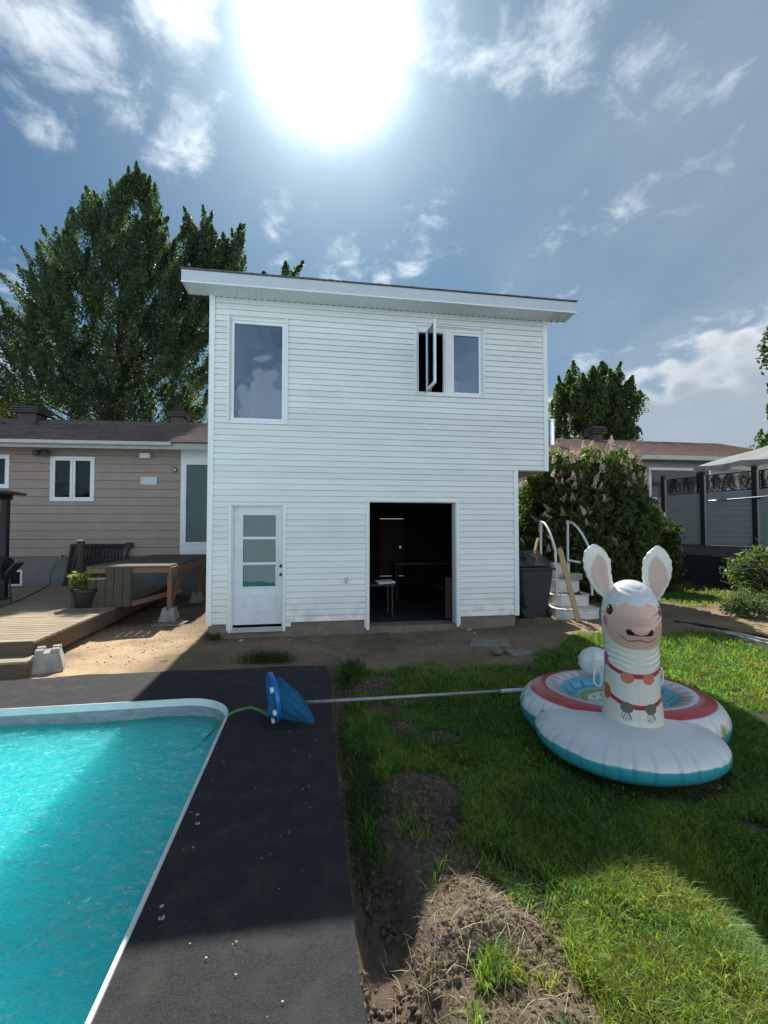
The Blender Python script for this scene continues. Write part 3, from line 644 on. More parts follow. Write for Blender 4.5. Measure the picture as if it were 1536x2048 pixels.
# eave box: fascia, soffit panels, shingle edge, roof
EU0, EU1, EV, FT = -.33, WALLU+.345, -.42, 5.925
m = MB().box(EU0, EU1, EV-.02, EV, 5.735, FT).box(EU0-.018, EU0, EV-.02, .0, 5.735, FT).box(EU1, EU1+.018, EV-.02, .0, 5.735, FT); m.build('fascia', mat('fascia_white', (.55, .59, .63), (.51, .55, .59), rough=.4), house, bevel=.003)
MB().box(EU0-.02, EU1+.02, EV-.028, EV-.02, 5.72, 5.742).build('fascia_lip', TRIM, house)
ns = 17; sw = (EU1-EU0)/ns
m = MB(); 
for r in range(4):
    a = sw*r/4; m.box(a+.004, a+sw/4-.004, EV, -.0, 5.744, 5.752).box(a-.004, a+.004, EV, 0, 5.748, 5.755)
m.box(-.006, .0, EV, 0, 5.738, 5.747)
p0 = m.build('soffit_panel', SOFFIT, house); p0.location = (EU0, 0, 0)
for i in range(1, ns): dup(p0, house, (EU0+sw*i, 0, 0))
m = MB()
for i in range(60): m.box(EU0+.05+i*(EU1-EU0-.1)/60, EU0+.085+i*(EU1-EU0-.1)/60, -.022, -.012, 5.726, 5.744)
o_ = m.build('soffit_vent_notch', mat('notch_grey', (.2, .22, .22)), house); o_['kind'] = 'stuff'
SHG = mat('grey_shingle', (.10, .105, .11), (.16, .165, .17), rough=.95, scale=40, bump=.6, bscale=160)
m = MB(); xs = np.linspace(EU0-.03, EU1+.03, 60)
for i in range(59):
    dz = .006*random.random(); m.box(xs[i], xs[i+1]-.004, EV-.05, .3, FT+.001+dz, FT+.016+dz)
m.build('shingle_edge', SHG, house)
MB().add([(0, .0, ZT+.0), (WALLU, .0, ZT), (WALLU, 5.25, ZT), (0, 5.25, ZT), (0, 0, FT), (WALLU, 0, FT), (WALLU, 5.25, FT-.12), (0, 5.25, FT-.12)], [(0, 3, 2, 1), (4, 5, 6, 7), (0, 1, 5, 4), (2, 3, 7, 6), (0, 4, 7, 3), (1, 2, 6, 5)]).build('roof', SHG, house)
# wall tap
tu, tz = HW(692, 1160); m = MB().tube([(tu, -.01, tz), (tu, -.022, tz)], .032, 16).tube([(tu, -.02, tz), (tu, -.09, tz)], .014, 10).tube([(tu, -.075, tz), (tu, -.095, tz-.05)], .013, 10).tube([(tu, -.06, tz+.01), (tu, -.06, tz+.045)], .006, 8).tube([(tu, -.06, tz+.045), (tu, -.06, tz+.055)], .026, 12)
m.build('wall_tap', STEEL, house, smooth=False)
# things in the dark room
p = HO+U*HW(770, 1180, 1.0)[0]+V*1.0
tb = thing('work_table', (p.x, p.y, FL), TH, 'small dark table with white papers just inside the doorway', 'table')
MB().box(-.55, .14, -.3, .3, .60, .63).build('tabletop', INTF, tb)
for sx in (-.5, .10):
    for sy in (-.26, .26): MB().box(sx-.015, sx+.015, sy-.015, sy+.015, 0, .6).build('leg', BLACKP, tb)
m = MB(); M_ = Matrix.Translation((.0, -.12, .66)) @ Matrix.Rotation(.3, 4, 'Z') @ Matrix.Rotation(.12, 4, 'X'); m.box(-.2, .16, -.1, .1, -.015, .015, 0, M_)
po = m.build('paper_bundle', mat('paper', (.7, .68, .66))); po.location = tb.location; po.rotation_euler = tb.rotation_euler; setp(po, 'crumpled white paper bundle lying on the table inside the doorway', 'paper')
p = HO+U*HW(850, 1150, 3.0)[0]+V*3.0
wb = thing('workbench', (p.x, p.y, FL), TH, 'dim wooden bench deep inside the dark room', 'bench')
MB().box(-.8, .9, -.3, .3, .82, .87).build('benchtop', INTF, wb)
for sx in (-.75, .85): MB().box(sx-.04, sx+.04, -.25, .25, 0, .82).build('leg', INT, wb)
p = HO+U*HW(897, 1200, .45)[0]+V*.45
MB().beam((0, 0, 0), (.03, .2, .75), .12, .03).build('leaning_board', mat('dark_red_board', (.06, .03, .02))).location = (p.x, p.y, FL); setp(bpy.data.objects['leaning_board'], 'reddish board leaning just inside the right side of the doorway', 'board')

# ------------------------------------------------------------------ beige bungalow on the left
BT = R(6); BU = Vector((cos(BT), sin(BT), 0)); BV = Vector((-sin(BT), cos(BT), 0)); BO = Vector((-8.8, 11.85, 0))
bung = thing('bungalow', BO, BT, 'low beige bungalow with grey shingle roof and white framed windows', 'house')
def PW(px, py, O, UU, VV_, v=0.):
    d = ray(px, py); c = Vector((0, 0, CAMZ)); t = ((O-c).dot(VV_)+v)/d.dot(VV_); p = c+d*t; r = p-O; return r.dot(UU), p.z
def BW(px, py, v=0.): return PW(px, py, BO, BU, BV, v)
BZ0 = BW(100, 1113)[1]; BZ1 = BW(200, 893, 0)[1]; br = .223
W1 = (BW(104, 950)[0], BW(189, 950)[0], BW(146, 1001)[1], BW(146, 915)[1])
W0 = (BW(-70, 950)[0], BW(19, 950)[0], BW(10, 975)[1], BW(10, 911)[1])
PDR = (BW(362, 1000)[0], BW(462, 1000)[0], BZ0-.02, BZ1)
nb_ = int((BZ1-BZ0)/br)+1
for k in range(nb_):
    z0 = BZ0+k*br; z1 = min(BZ1, z0+br); 
    cuts = sorted({z0, z1}|{q for o_ in (W0, W1) for q in o_[2:] if z0 < q < z1})
    for a, c in zip(cuts, cuts[1:]):
        mid = (a+c)/2; iv = [(-9., PDR[0])]
        for o_ in (W0, W1):
            if o_[2] < mid < o_[3]: iv = [q for i in iv for q in ([(i[0], o_[0]), (o_[1], i[1])] if i[0] < o_[0] and i[1] > o_[1] else [i])]
        for i in iv:
            f0 = (a-z0)/br; f1 = (c-z0)/br
            MB().add([(i[0], -.034+.016*f0, a+.012*(f0 == 0)), (i[1], -.034+.016*f0, a+.012*(f0 == 0)), (i[1], -.034+.016*f1, c), (i[0], -.034+.016*f1, c), (i[0], .0, a), (i[1], .0, a)], [(0, 1, 2, 3), (4, 5, 1, 0)]).build('siding_plank', BEIGE, bung)
MB().box(-9, 4.4, .0, .2, BZ0-.01, BZ1+.05).build('wall', BEIGE, bung)
MB().box(-9, 4.4, .03, .3, -.4, BZ0-.011).build('foundation', FOUND, bung)
MB().box(-9.2, 4.5, -.62, .0, BZ1-.02, BZ1).build('soffit', mat('soffit_beige', (.34, .30, .27)), bung)
EZ = BW(200, 884, -.62)[1]
MB().box(-9.2, BW(342, 890, -.7)[0], -.74, -.63, EZ-.075, EZ+.02).build('gutter', GUTTER, bung, bevel=.015)
MB().box(-9.2, 4.5, -.63, -.605, EZ-.16, EZ+.02).build('fascia', mat('cream_fascia', (.44, .43, .40)), bung)
# roof: stepped shingle courses
RZ = BW(230, 842, 4.0)[1]
def shroof(parent, u0, u1, va, za, vb, zb, m, n, seed=1, name='roof'):
    rs = random.Random(seed); b = MB()
    for k in range(n):
        f0 = k/n; f1 = (k+1)/n; y0 = va+(vb-va)*f0; y1 = va+(vb-va)*f1+.02; z0 = za+(zb-za)*f0+.014; z1 = za+(zb-za)*f1+.004; uu = u0-rs.random()*.3
        while uu < u1:
            w_ = .3; a_ = max(u0, uu); c_ = min(u1, uu+w_-.008); d_ = .004*rs.random()
            if c_ > a_: b.add([(a_, y0, z0+d_), (c_, y0, z0+d_), (c_, y1, z1+d_), (a_, y1, z1+d_), (a_, y0, z0-.012), (c_, y0, z0-.012)], [(0, 1, 2, 3), (4, 5, 1, 0)])
            uu += w_
    b.add([(u0, va, za-.02), (u1, va, za-.02), (u1, vb, zb-.02), (u0, vb, zb-.02)], [(0, 1, 2, 3)])
    b.add([(u0, vb, zb), (u1, vb, zb), (u1, vb+4.6, za), (u0, vb+4.6, za)], [(0, 1, 2, 3)])
    return b.build(name, m, parent)
ROOFG = mat('bungalow_shingle', (.088, .072, .068), (.17, .14, .13), rough=.95, scale=7, stretch=(1, 3, 1), bump=.5, bscale=120, c3=(.055, .05, .055), s3=.9)
rf = shroof(bung, -9.2, 4.5, -.68, EZ+.02, 4.0, RZ, ROOFG, 30)
def roofz(v): return EZ+.02+(RZ-EZ-.02)*(v+.68)/4.68
def ventbox(px, py0, py1, w_, v, pipe=False):                  # brown louvred roof vent
    u_, zt = BW(px, py0, v); _, zb = BW(px, py1, v); b = MB(); h = zt-zb
    b.box(u_-w_*.33, u_+w_*.33, v-w_*.33, v+w_*.33, zb-.5, zt-h*.45)
    for k in range(3): b.box(u_-w_*.5, u_+w_*.5, v-w_*.5, v+w_*.5, zt-h*.50+k*h*.15, zt-h*.50+k*h*.15+h*.08); b.box(u_-w_*.42, u_+w_*.42, v-w_*.42, v+w_*.42, zt-h*.50+k*h*.15+h*.08, zt-h*.50+(k+1)*h*.15)
    b.add([(u_-w_*.5, v-w_*.5, zt-h*.05), (u_+w_*.5, v-w_*.5, zt-h*.05), (u_+w_*.5, v+w_*.5, zt-h*.05), (u_-w_*.5, v+w_*.5, zt-h*.05), (u_-w_*.2, v-w_*.2, zt+h*.1), (u_+w_*.2, v-w_*.2, zt+h*.1), (u_+w_*.2, v+w_*.2, zt+h*.1), (u_-w_*.2, v+w_*.2, zt+h*.1)], [(0, 1, 5, 4), (1, 2, 6, 5), (2, 3, 7, 6), (3, 0, 4, 7), (4, 5, 6, 7), (3, 2, 1, 0)])
    b.build('roof_vent', BROWNM, bung)
ventbox(66, 815, 845, .85, 3.4); ventbox(358, 824, 848, .62, 4.2)
u_, z_ = BW(67, 842, 2.4); MB().tube([(u_, 2.4, z_-.55), (u_, 2.4, z_)], .10, 12).build('flue_pipe', BROWNM, bung)
u_, z_ = BW(5, 845, 2.6); MB().box(u_-.25, u_+.12, 2.4, 2.8, z_-.35, z_).build('low_vent', BROWNM, bung)
def bwindow(r, sashes, label=None):
    w_ = frame(bung, grow(r, .02), .045, -.05, .0, PVC, 'window'); 
    if label: w_['label'] = label
    n = sashes; wd = (r[1]-r[0]-.05)/n
    for i in range(n):
        q = (r[0]+.025+i*wd+.004, r[0]+.025+(i+1)*wd-.004, r[2]+.025, r[3]-.025); s_ = frame(w_, q, .062, -.038, .0, PVC, 'sash'); MB().box(q[0]+.06, q[1]-.06, -.012, -.006, q[2]+.06, q[3]-.06).build('pane', GLB, s_)
    MB().box(r[0]+.03, r[1]-.03, -.0025, -.001, r[2]+.03, r[3]-.03).build('unlit_room_sheet', INT, w_)  # dark sheet behind the glass, painted as the unlit room
bwindow(W1, 2, 'double casement window'); bwindow(W0, 2, 'window partly behind the gazebo')
# basement window
bw_ = (BW(6, 1150, .02)[0], BW(45, 1150, .02)[0], BW(30, 1172, .02)[1], BW(30, 1140, .02)[1]); w_ = frame(bung, bw_, .05, .0, .03, PVC, 'basement_window'); MB().box(bw_[0]+.05, bw_[1]-.05, .02, .028, bw_[2]+.05, bw_[3]-.05).build('pane', mat('dark_pane', (.015, .018, .02), rough=.1), w_)
# patio door unit
w_ = MB().box(PDR[0], PDR[1], -.042, .0, BZ0-.02, BZ1).build('patio_door_surround', TRIM, bung)
pdz0, pdz1 = BW(390, 1088)[1], BW(390, 926)[1]; q = (PDR[0]+.10, PDR[1], pdz0, pdz1); fr = frame(w_, q, .055, -.075, -.03, PVC, 'patio_door')
q2 = grow(q, -.05); MB().box(q2[0], q2[1], -.045, -.035, q2[2], q2[3]).build('pane', GLB, fr); MB().box(q2[0], q2[1], -.0335, -.0305, q2[2], q2[3]).build('unlit_room_sheet', INT, fr)  # the room's darkness is a dark sheet behind the pane
uh, zh = BW(374, 1005); MB().tube([(uh, -.10, zh-.1), (uh, -.12, zh-.05), (uh, -.12, zh+.05), (uh, -.10, zh+.1)], .012, 8).build('handle', PVC, fr)
# wall fittings
u_, z_ = BW(296, 911); MB().box(u_-.22, u_+.14, -.05, -.012, z_-.11, z_+.13).build('vent_plate', mat('vent_plate_beige', (.34, .30, .27)), bung); MB().box(u_-.16, u_+.10, -.15, -.05, z_-.09, z_+.05).build('vent_hood', PVC, bung, bevel=.01)
u_, z_ = BW(299, 962); MB().box(u_-.21, u_+.21, -.056, -.012, z_-.11, z_+.11).build('wall_plate', mat('plate_white', (.60, .64, .70), rough=.5), bung, bevel=.006)
u_, z_ = BW(351, 940); MB().tube([(u_, -.015, z_), (u_, -.06, z_)], .07, 16).tube([(u_, -.06, z_), (u_, -.065, z_)], .04, 12, mi=1).build('round_vent', [BROWNM, GUTTER], bung)
u_, z_ = BW(90, 903); m = MB().box(u_-.05, u_+.05, -.06, -.015, z_-.05, z_+.05); 
for sx in (-.1, .1): m.tube([(u_+sx*.4, -.06, z_), (u_+sx, -.17, z_-.06), (u_+sx*1.15, -.22, z_-.09)], [.04, .075, .085], 12)
m.build('security_light', mat('lamp_housing', (.10, .10, .11), rough=.4), bung)
u_, z_ = BW(125, 1112); tapw = BO+BU*u_+BV*(-.05); tapw.z = z_

# ------------------------------------------------------------------ timber deck on the left
DT = R(9.5); DUv = Vector((cos(DT), sin(DT), 0)); DVv = Vector((-sin(DT), cos(DT), 0)); DO = G(66, 1282, .35); DO.z = 0
deck = thing('timber_deck', DO, DT, 'low weathered timber deck running from the pool to the beige bungalow', 'deck')
DL = 5.75; bwid = .142; n = int(DL/bwid)
for k in range(n):
    a = k*bwid; MB().box(-7.0, .02, a+.004, a+bwid-.007, .313, .35+random.uniform(-.002, .002)).build('deck_board', WOODG, deck, bevel=.004)
m = MB().box(-7, -.0, .0, .04, .13, .312); m.build('rim_joist', WOODD, deck)
MB().box(-.04, .0, .042, DL, .08, .312).build('rim_joist', WOODR if False else WOODD, deck)
MB().box(-7, .0, -.012, -.001, .30, .348).build('front_edging', WOODD, deck)
for k in range(6): MB().box(-7, -.05, .9*k+.5, .9*k+.54, .16, .312).build('joist', WOODD, deck)
# steps at the near edge
for (za, ya, yb, xr) in ((.17, -.30, -.015, .03), (.0, -.52, -.31, .03)):
    pass
st = MB().box(-7, .10, -.33, -.02, .14, .175).build('step_tread', WOODG, deck, bevel=.004); MB().box(-7, .10, -.30, -.26, -.06, .139).build('step_riser', WOODD, deck); MB().box(.06, .10, -.255, -.02, -.03, .139).build('step_end_board', WOODR, deck)
# concrete pier blocks
def pier(loc, rz, label, s=1.0):
    t_ = thing('concrete_pier_block', loc, rz, label, 'concrete block', 'concrete pier blocks under the timber work')
    b = MB(); a, c, h = .145*s, .105*s, .20*s
    b.add([(-a, -a, 0), (a, -a, 0), (a, a, 0), (-a, a, 0), (-a, -a, .04), (a, -a, .04), (a, a, .04), (-a, a, .04), (-c, -c, h), (c, -c, h), (c, c, h), (-c, c, h)], [(3, 2, 1, 0)]+[(i, (i+1) % 4, 4+(i+1) % 4, 4+i) for i in range(4)]+[(4+i, 4+(i+1) % 4, 8+(i+1) % 4, 8+i) for i in range(4)])
    zt = h; w_ = .03*s
    for sx in (-1, 1):
        for sy in (-1, 1): b.box(min(sx*w_, sx*c), max(sx*w_, sx*c), min(sy*w_, sy*c), max(sy*w_, sy*c), zt-.001, zt+.045)
    b.add([(-c, -c, h), (c, -c, h), (c, c, h), (-c, c, h)], [(0, 1, 2, 3)]); b.build('block', CONC2, t_, bevel=.006); return t_
p = G(96, 1334); pier((p.x, p.y, -.04), R(30), 'pale concrete pier block on the sand beside the lower deck step', 1.25)
p = G(82, 1327); 
# raised landing by the patio door
LZ = 1.10; LO = G(340, 1131, LZ); LO.z = 0; LTH = R(9)
land = thing('raised_landing', LO, LTH, 'raised timber landing on posts leading up to the patio door', 'landing')
lw_, ll = 1.45, 3.5
for k in range(10):
    a = -lw_+k*.145; MB().box(a+.003, a+.140, -.02, ll, LZ-.035, LZ).build('deck_board', mat('landing_wood', (.13, .105, .08), (.085, .07, .055), rough=.85, scale=5, stretch=(9, .6, 9), bump=.5, bscale=14, bdist=.004), land, bevel=.004)
MB().box(-.02, .02, .0, ll, LZ-.22, LZ-.036).build('side_beam', WOODR, land, bevel=.004); MB().box(-lw_+.0, -.021, .0, .04, LZ-.13, LZ-.036).build('front_beam', WOODR, land, bevel=.004)
for yy in (.18, 2.6):
    MB().box(-.10, -.021, yy, yy+.09, .20, LZ-.10).build('post', WOODRV, land, bevel=.004)
    MB().beam((-.06, yy+.10, .30), (-.02, yy+.62, LZ-.2), .045, .09).build('brace', WOODR, land)
MB().box(-lw_, -lw_+.09, .1, .19, .35, LZ-.036).build('post', WOODRV, land)
# skirt of the landing: upright boards stepping down beside hidden stairs
cl0 = -lw_+.05
for i, (w_, top) in enumerate(((.14, LZ-.036), (.14, LZ-.036), (.14, LZ-.036), (.145, .86), (.145, .86), (.13, .64), (.13, .64))):
    xx = -.95+.28-i*.148; 
    MB().box(xx-w_, xx, -.05-.0*i, -.022, .352, top).build('skirt_board', WOODV, land, bevel=.003)
for k, (xa, xb, zz) in enumerate(((-1.10-.31, -1.10, .86), (-1.41-.28, -1.41, .64))): MB().box(xa, xb, -.06, 1.0, zz+.001, zz+.035).build('stair_tread', WOODG, land)
MB().beam((-.66, -.02, .40), (-.02, .8, .52), .04, .09).build('low_rail', WOODR, land)
p = LO+DVv*.22-DUv*.06; pier((p.x, p.y, .02), LTH, 'grey concrete pier block under the front post of the raised landing', 1.05)
for i, (dx, dy, rz, zz) in enumerate(((.0, .0, .3, -.03), (.08, -.12, -.2, -.035))):
    m = MB().box(-.27, .27, -.19, .19, 0, .045).build('paving_slab', STONE, None, bevel=.008); m.location = (p.x+dx, p.y+dy-.02, zz); m.rotation_euler = (0, 0, LTH+rz); setp(m, ['flat grey slab directly under the concrete pier block of the landing', 'flat grey slab lying skewed in front of the pier block of the landing'][i], 'paving slab')
p = LO+DVv*2.6-DUv*.1; pier((p.x, p.y, -.02), LTH, 'concrete pier block in deep shade below the rear of the landing', 1.0)
p = G(338, 1103, LZ); t_ = thing('wooden_crate', (p.x, p.y, LZ), R(6), 'small dark wooden box on the landing beside the patio door', 'box')
MB().box(-.26, .26, -.15, -.13, 0, .24).build('side', WOODD, t_); MB().box(-.26, .26, .13, .15, 0, .32).build('side', WOODD, t_); MB().box(-.26, -.24, -.13, .13, 0, .30).box(.24, .26, -.13, .13, 0, .22).build('end', WOODD, t_); MB().box(-.24, .24, -.13, .13, .0, .03).build('bottom', WOODD, t_)
# solar panel leaning on the wall
uA = BW(150, 1100)[0]; p = BO+BU*uA+BV*(-.42); t_ = thing('solar_pool_heater', (p.x, p.y, .35), BT, 'black ribbed solar pool heater leaning on the bungalow wall', 'solar heater')
wS = BW(254, 1100, -.2)[0]-uA; hS = .98; tl = .30
for k in range(16):
    xx = .06+k*(wS-.12)/15; MB().beam((xx, .0, .04), (xx, tl, hS-.02), .045, .03).build('tube', DKFR, t_)
MB().tube([(-.03, tl, hS), (wS+.03, tl, hS)], .05, 12).build('header_pipe', BLACKP, t_); MB().tube([(-.03, 0, .04), (wS+.03, 0, .04)], .05, 12).build('header_pipe', BLACKP, t_)
MB().box(wS-.06, wS+.10, tl-.07, tl+.05, hS-.05, hS+.08).build('end_fitting', BLACKP, t_); MB().beam((.03, -.02, .66*hS), (wS-.03, -.02+.0, .66*hS), .02, .03).build('strap', BLACKP, t_)
bpy.data.objects[t_.children[-1].name].location.y = tl*.62
for xx in (.0, wS): MB().beam((xx, .0, .04), (xx, tl, hS), .05, .05).build('side_rail', BLACKP, t_)
p = G(160, 1172, .35); t_ = thing('timber_post', (p.x, p.y, .35), R(9), 'round weathered post with pale metal cap on the timber deck', 'post')
hp = DP(160, 1082, p.y).z-.35; MB().tube([(0, 0, 0), (0, 0, hp)], .085, 16).build('shaft', WOODV, t_, smooth=False); MB().tube([(0, 0, hp+.001), (0, 0, hp+.03), (0, 0, hp+.045)], [.098, .098, .05], 16).build('cap', WHITEP, t_)
# pot plant
p = G(172, 1214, .35); t_ = thing('potted_plant', (p.x, p.y, .35), 0, 'pale leaved plant in a wide black tub on the timber deck', 'potted plant')
MB().lathe([(.16, 0), (.165, .01), (.215, .28), (.222, .285), (.25, .29), (.255, .345), (.235, .35), (.225, .31), (.0, .30)], 28).build('pot', BLACKP, t_, smooth=False)
def leafset(rs, n, fpos, size, cols, elong=1.0):
    P = fpos(n); nn_ = len(P); d = rs.normal(size=(nn_, 3)); d[:, 2] *= .7; d /= np.linalg.norm(d, axis=1)[:, None]
    u_ = rs.normal(size=(nn_, 3)); u_ -= (u_*d).sum(1)[:, None]*d; u_ /= np.linalg.norm(u_, axis=1)[:, None]; w_ = np.cross(d, u_)
    s_ = size*(.6+.8*rs.random(nn_))[:, None]
    a = P-u_*s_*elong; b_ = P+w_*s_*.52+d*s_*.12; c = P+u_*s_*elong-d*s_*.10; e_ = P-w_*s_*.52+d*s_*.12
    Vv = np.stack([a, b_, c, e_], 1).reshape(-1, 3); F_ = np.arange(nn_*4).reshape(-1, 4)
    ci = cols[rs.integers(0, len(cols), nn_)]*(.7+.6*rs.random((nn_, 1))); return Vv, F_, np.repeat(ci, 4, 0)
def potf(n):
    c = np.array([[-.12, -.05, .48], [.10, .02, .47], [.0, -.02, .42], [-.1, -.07, .55]]); i = RNG.integers(0, 4, n); return c[i]+RNG.normal(size=(n, 3))*np.array([.07, .07, .055])
Vv, F_, C_ = leafset(RNG, 260, potf, .05, np.array([[.16, .22, .06], [.07, .13, .04], [.28, .33, .12]]), 1.3)
npmesh('foliage', Vv, F_, LEAF, t_, C_); m = MB()
for k in range(8): m.tube([(random.uniform(-.05, .05), 0, .3), (random.uniform(-.17, .15), random.uniform(-.08, .05), .5)], .006, 5)
m.build('stem', BARK, t_)
# garden hose from the wall tap
pts = [tapw+Vector((0, -.02, 0)), tapw+Vector((-.02, -.12, -.10)), tapw+Vector((-.12, -.2, -.45))]+[G(a, b, .365) for a, b in ((100, 1168), (88, 1175), (60, 1190), (30, 1203), (0, 1214), (-60, 1228))]
def smoothpath(pts, n=6):
    out = []; P = [Vector(q) for q in pts]; P = [P[0]]+P+[P[-1]]
    for i in range(1, len(P)-2):
        for k in range(n):
            t = k/n; a, b, c, d = P[i-1], P[i], P[i+1], P[i+2]
            out.append(.5*((2*b)+(c-a)*t+(2*a-5*b+4*c-d)*t*t+(3*b-a-3*c+d)*t**3))
    out.append(P[-2]); return out
t_ = thing('garden_hose', (tapw.x, tapw.y, tapw.z), 0, 'green garden hose running from the bungalow tap across the timber deck', 'hose')
MB().tube([q-tapw for q in smoothpath(pts)], .014, 8).build('hose', HOSE, t_, smooth=True); MB().tube([(0, .05, .0), (0, -.06, 0)], .02, 8).box(-.06, .06, -.03, .0, .015, .03).build('tap', mat('brass', (.28, .20, .08), rough=.4, metal=.8), t_); MB().tube([(0, -.05, -.01), (-.03, -.12, -.14)], .018, 8).build('connector', WHITEP, t_)
# dark gazebo corner and grill at the left edge
p = G(6, 1195, .35); t_ = thing('hardtop_gazebo', (p.x, p.y, .35), R(9), 'dark metal gazebo whose corner enters the left edge', 'gazebo')
gz = DP(6, 990, p.y).z-.35; MB().box(-.06, .06, -.06, .06, 0, gz).build('post', DKFR, t_); 
MB().box(-3.1, .12, -.09, .03, gz-.10, gz).build('beam', DKFR, t_); MB().box(-.06, .06, -2.6, -.091, gz-.1, gz).build('beam', DKFR, t_); MB().beam((-.02, 0, gz-.55), (-.5, 0, gz-.06), .05, .05).build('brace', DKFR, t_)
MB().box(-3.06, -2.94, -.06, .06, 0, gz-.1).build('post', DKFR, t_); MB().box(-3.06, -2.94, -2.6, -2.48, 0, gz-.1).build('post', DKFR, t_)
c = gz; MB().add([(.26, -2.84, c+.0), (-3.24, -2.84, c), (-3.24, .24, c), (.26, .24, c), (-1.5, -1.3, c+.50), (.26, -2.84, c+.05), (-3.24, -2.84, c+.05), (-3.24, .24, c+.05), (.26, .24, c+.05)], [(5, 4, 6), (6, 4, 7), (7, 4, 8), (8, 4, 5), (0, 5, 6, 1), (1, 6, 7, 2), (2, 7, 8, 3), (3, 8, 5, 0), (0, 1, 2, 3)]).build('roof', mat('gazebo_roof_metal', (.06, .055, .055), (.09, .085, .085), rough=.25, metal=.6), t_)
p = G(10, 1212, .35); t_ = thing('barbecue', (p.x-.35, p.y, .35), R(12), 'black covered grill on a cart at the left edge of the deck', 'barbecue')
MB().box(-.35, .35, -.25, .25, .5, .62).build('firebox', BLACKP, t_); b = [(-.25, .62), (-.25, .72), (-.18, .86), (.0, .92), (.18, .86), (.25, .72), (.25, .62)]; MB().prism_x(b, -.34, .34).build('lid', BLACKP, t_, bevel=.01)
MB().beam((.36, 0, .60), (.52, 0, .80), .32, .03).build('side_shelf', BLACKP, t_); MB().tube([(-.25, -.28, .75), (.25, -.28, .75)], .014, 8).build('handle', STEEL, t_)
for sx in (-.3, .3):
    for sy in (-.2, .2): MB().beam((sx, sy, 0), (sx*.9, sy*.9, .5), .03, .03).build('leg', BLACKP, t_)
MB().box(-.3, .3, -.2, .2, .1, .13).build('shelf', BLACKP, t_); MB().tube([(.1, -.1, .13), (.1, -.1, .38), (.1, -.1, .42)], [.12, .12, .04], 14).build('gas_bottle', mat('red_bottle', (.22, .05, .03), rough=.4), t_)

# ------------------------------------------------------------------ neighbour's house on the right
NT = R(8); NU = Vector((cos(NT), sin(NT), 0)); NV = Vector((-sin(NT), cos(NT), 0)); NO = Vector((4.4, 16.4, 0))
neigh = thing('neighbour_house', NO, NT, 'low house with reddish brown shingle roof behind the flowering bush', 'house')
def NW(px, py, v=0.): return PW(px, py, NO, NU, NV, v)
nz1 = NW(1300, 913, -.5)[1]; m = MB(); r_ = .105; kk = int((nz1+.1)/r_)
for k in range(kk): m.add([(-1.5, -.016, k*r_), (12, -.016, k*r_), (12, -.002, (k+1)*r_), (-1.5, -.002, (k+1)*r_), (-1.5, .0, k*r_), (12, 0, k*r_)], [(0, 1, 2, 3), (4, 5, 1, 0)])
m.build('siding', mat('pale_grey_siding', (.42, .41, .38), (.37, .36, .34), rough=.7), neigh)
MB().box(-1.5, 12, .0, .2, -.3, nz1+.1).build('wall', BEIGE, neigh); MB().box(-1.9, 12.4, -.55, .0, nz1-.05, nz1-.02).build('soffit', mat('grey_soffit', (.35, .34, .33)), neigh)
MB().box(-1.9, 12.4, -.66, -.55, nz1-.13, nz1+.03).build('gutter', GUTTER, neigh, bevel=.02)
nrz = NW(1300, 883, 3.6)[1]
shroof(neigh, -1.9, 12.4, -.6, nz1+.03, 3.6, nrz, mat('red_brown_shingle', (.15, .085, .075), (.24, .15, .135), rough=.95, scale=6, stretch=(1, 3, 1), bump=.5, bscale=120, c3=(.09, .055, .055), s3=1.4), 26, 4)
wr = (NW(1296, 960)[0], NW(1420, 960)[0], NW(1350, 1000)[1], NW(1350, 936)[1]); w_ = frame(neigh, wr, .10, -.06, -.017, PVC, 'window'); MB().box(wr[0]+.1, wr[1]-.1, -.03, -.02, wr[2]+.1, wr[3]-.1).build('pane', MATS['dark_pane'], w_)
u_, zt = NW(1191, 855, 3.5); b = MB().box(u_-.22, u_+.22, 3.3, 3.7, zt-1.0, zt-.14)
for k in range(3): b.box(u_-.36, u_+.36, 3.15, 3.85, zt-.32+k*.10, zt-.27+k*.10)
b.box(u_-.28, u_+.28, 3.22, 3.78, zt-.12, zt).build('roof_vent', BROWNM, neigh)
u_, zt = NW(1103, 838, 1.6); MB().tube([(u_, 1.6, zt-1.6), (u_, 1.6, zt-.12)], .125, 20).tube([(u_, 1.6, zt-.12), (u_, 1.6, zt-.10), (u_, 1.6, zt-.04), (u_, 1.6, zt)], [.15, .16, .16, .05], 20).build('metal_chimney', mat('bright_steel', (.75, .77, .8), rough=.18, metal=1.), neigh, smooth=False)
u_, z_ = NW(1366, 930, -.5); MB().tube([(NW(1256, 915, -.6)[0], -.62, nz1-.1), (NW(1256, 915, -.6)[0], -.62, .2)], .05, 8).build('downspout', GUTTER, neigh)

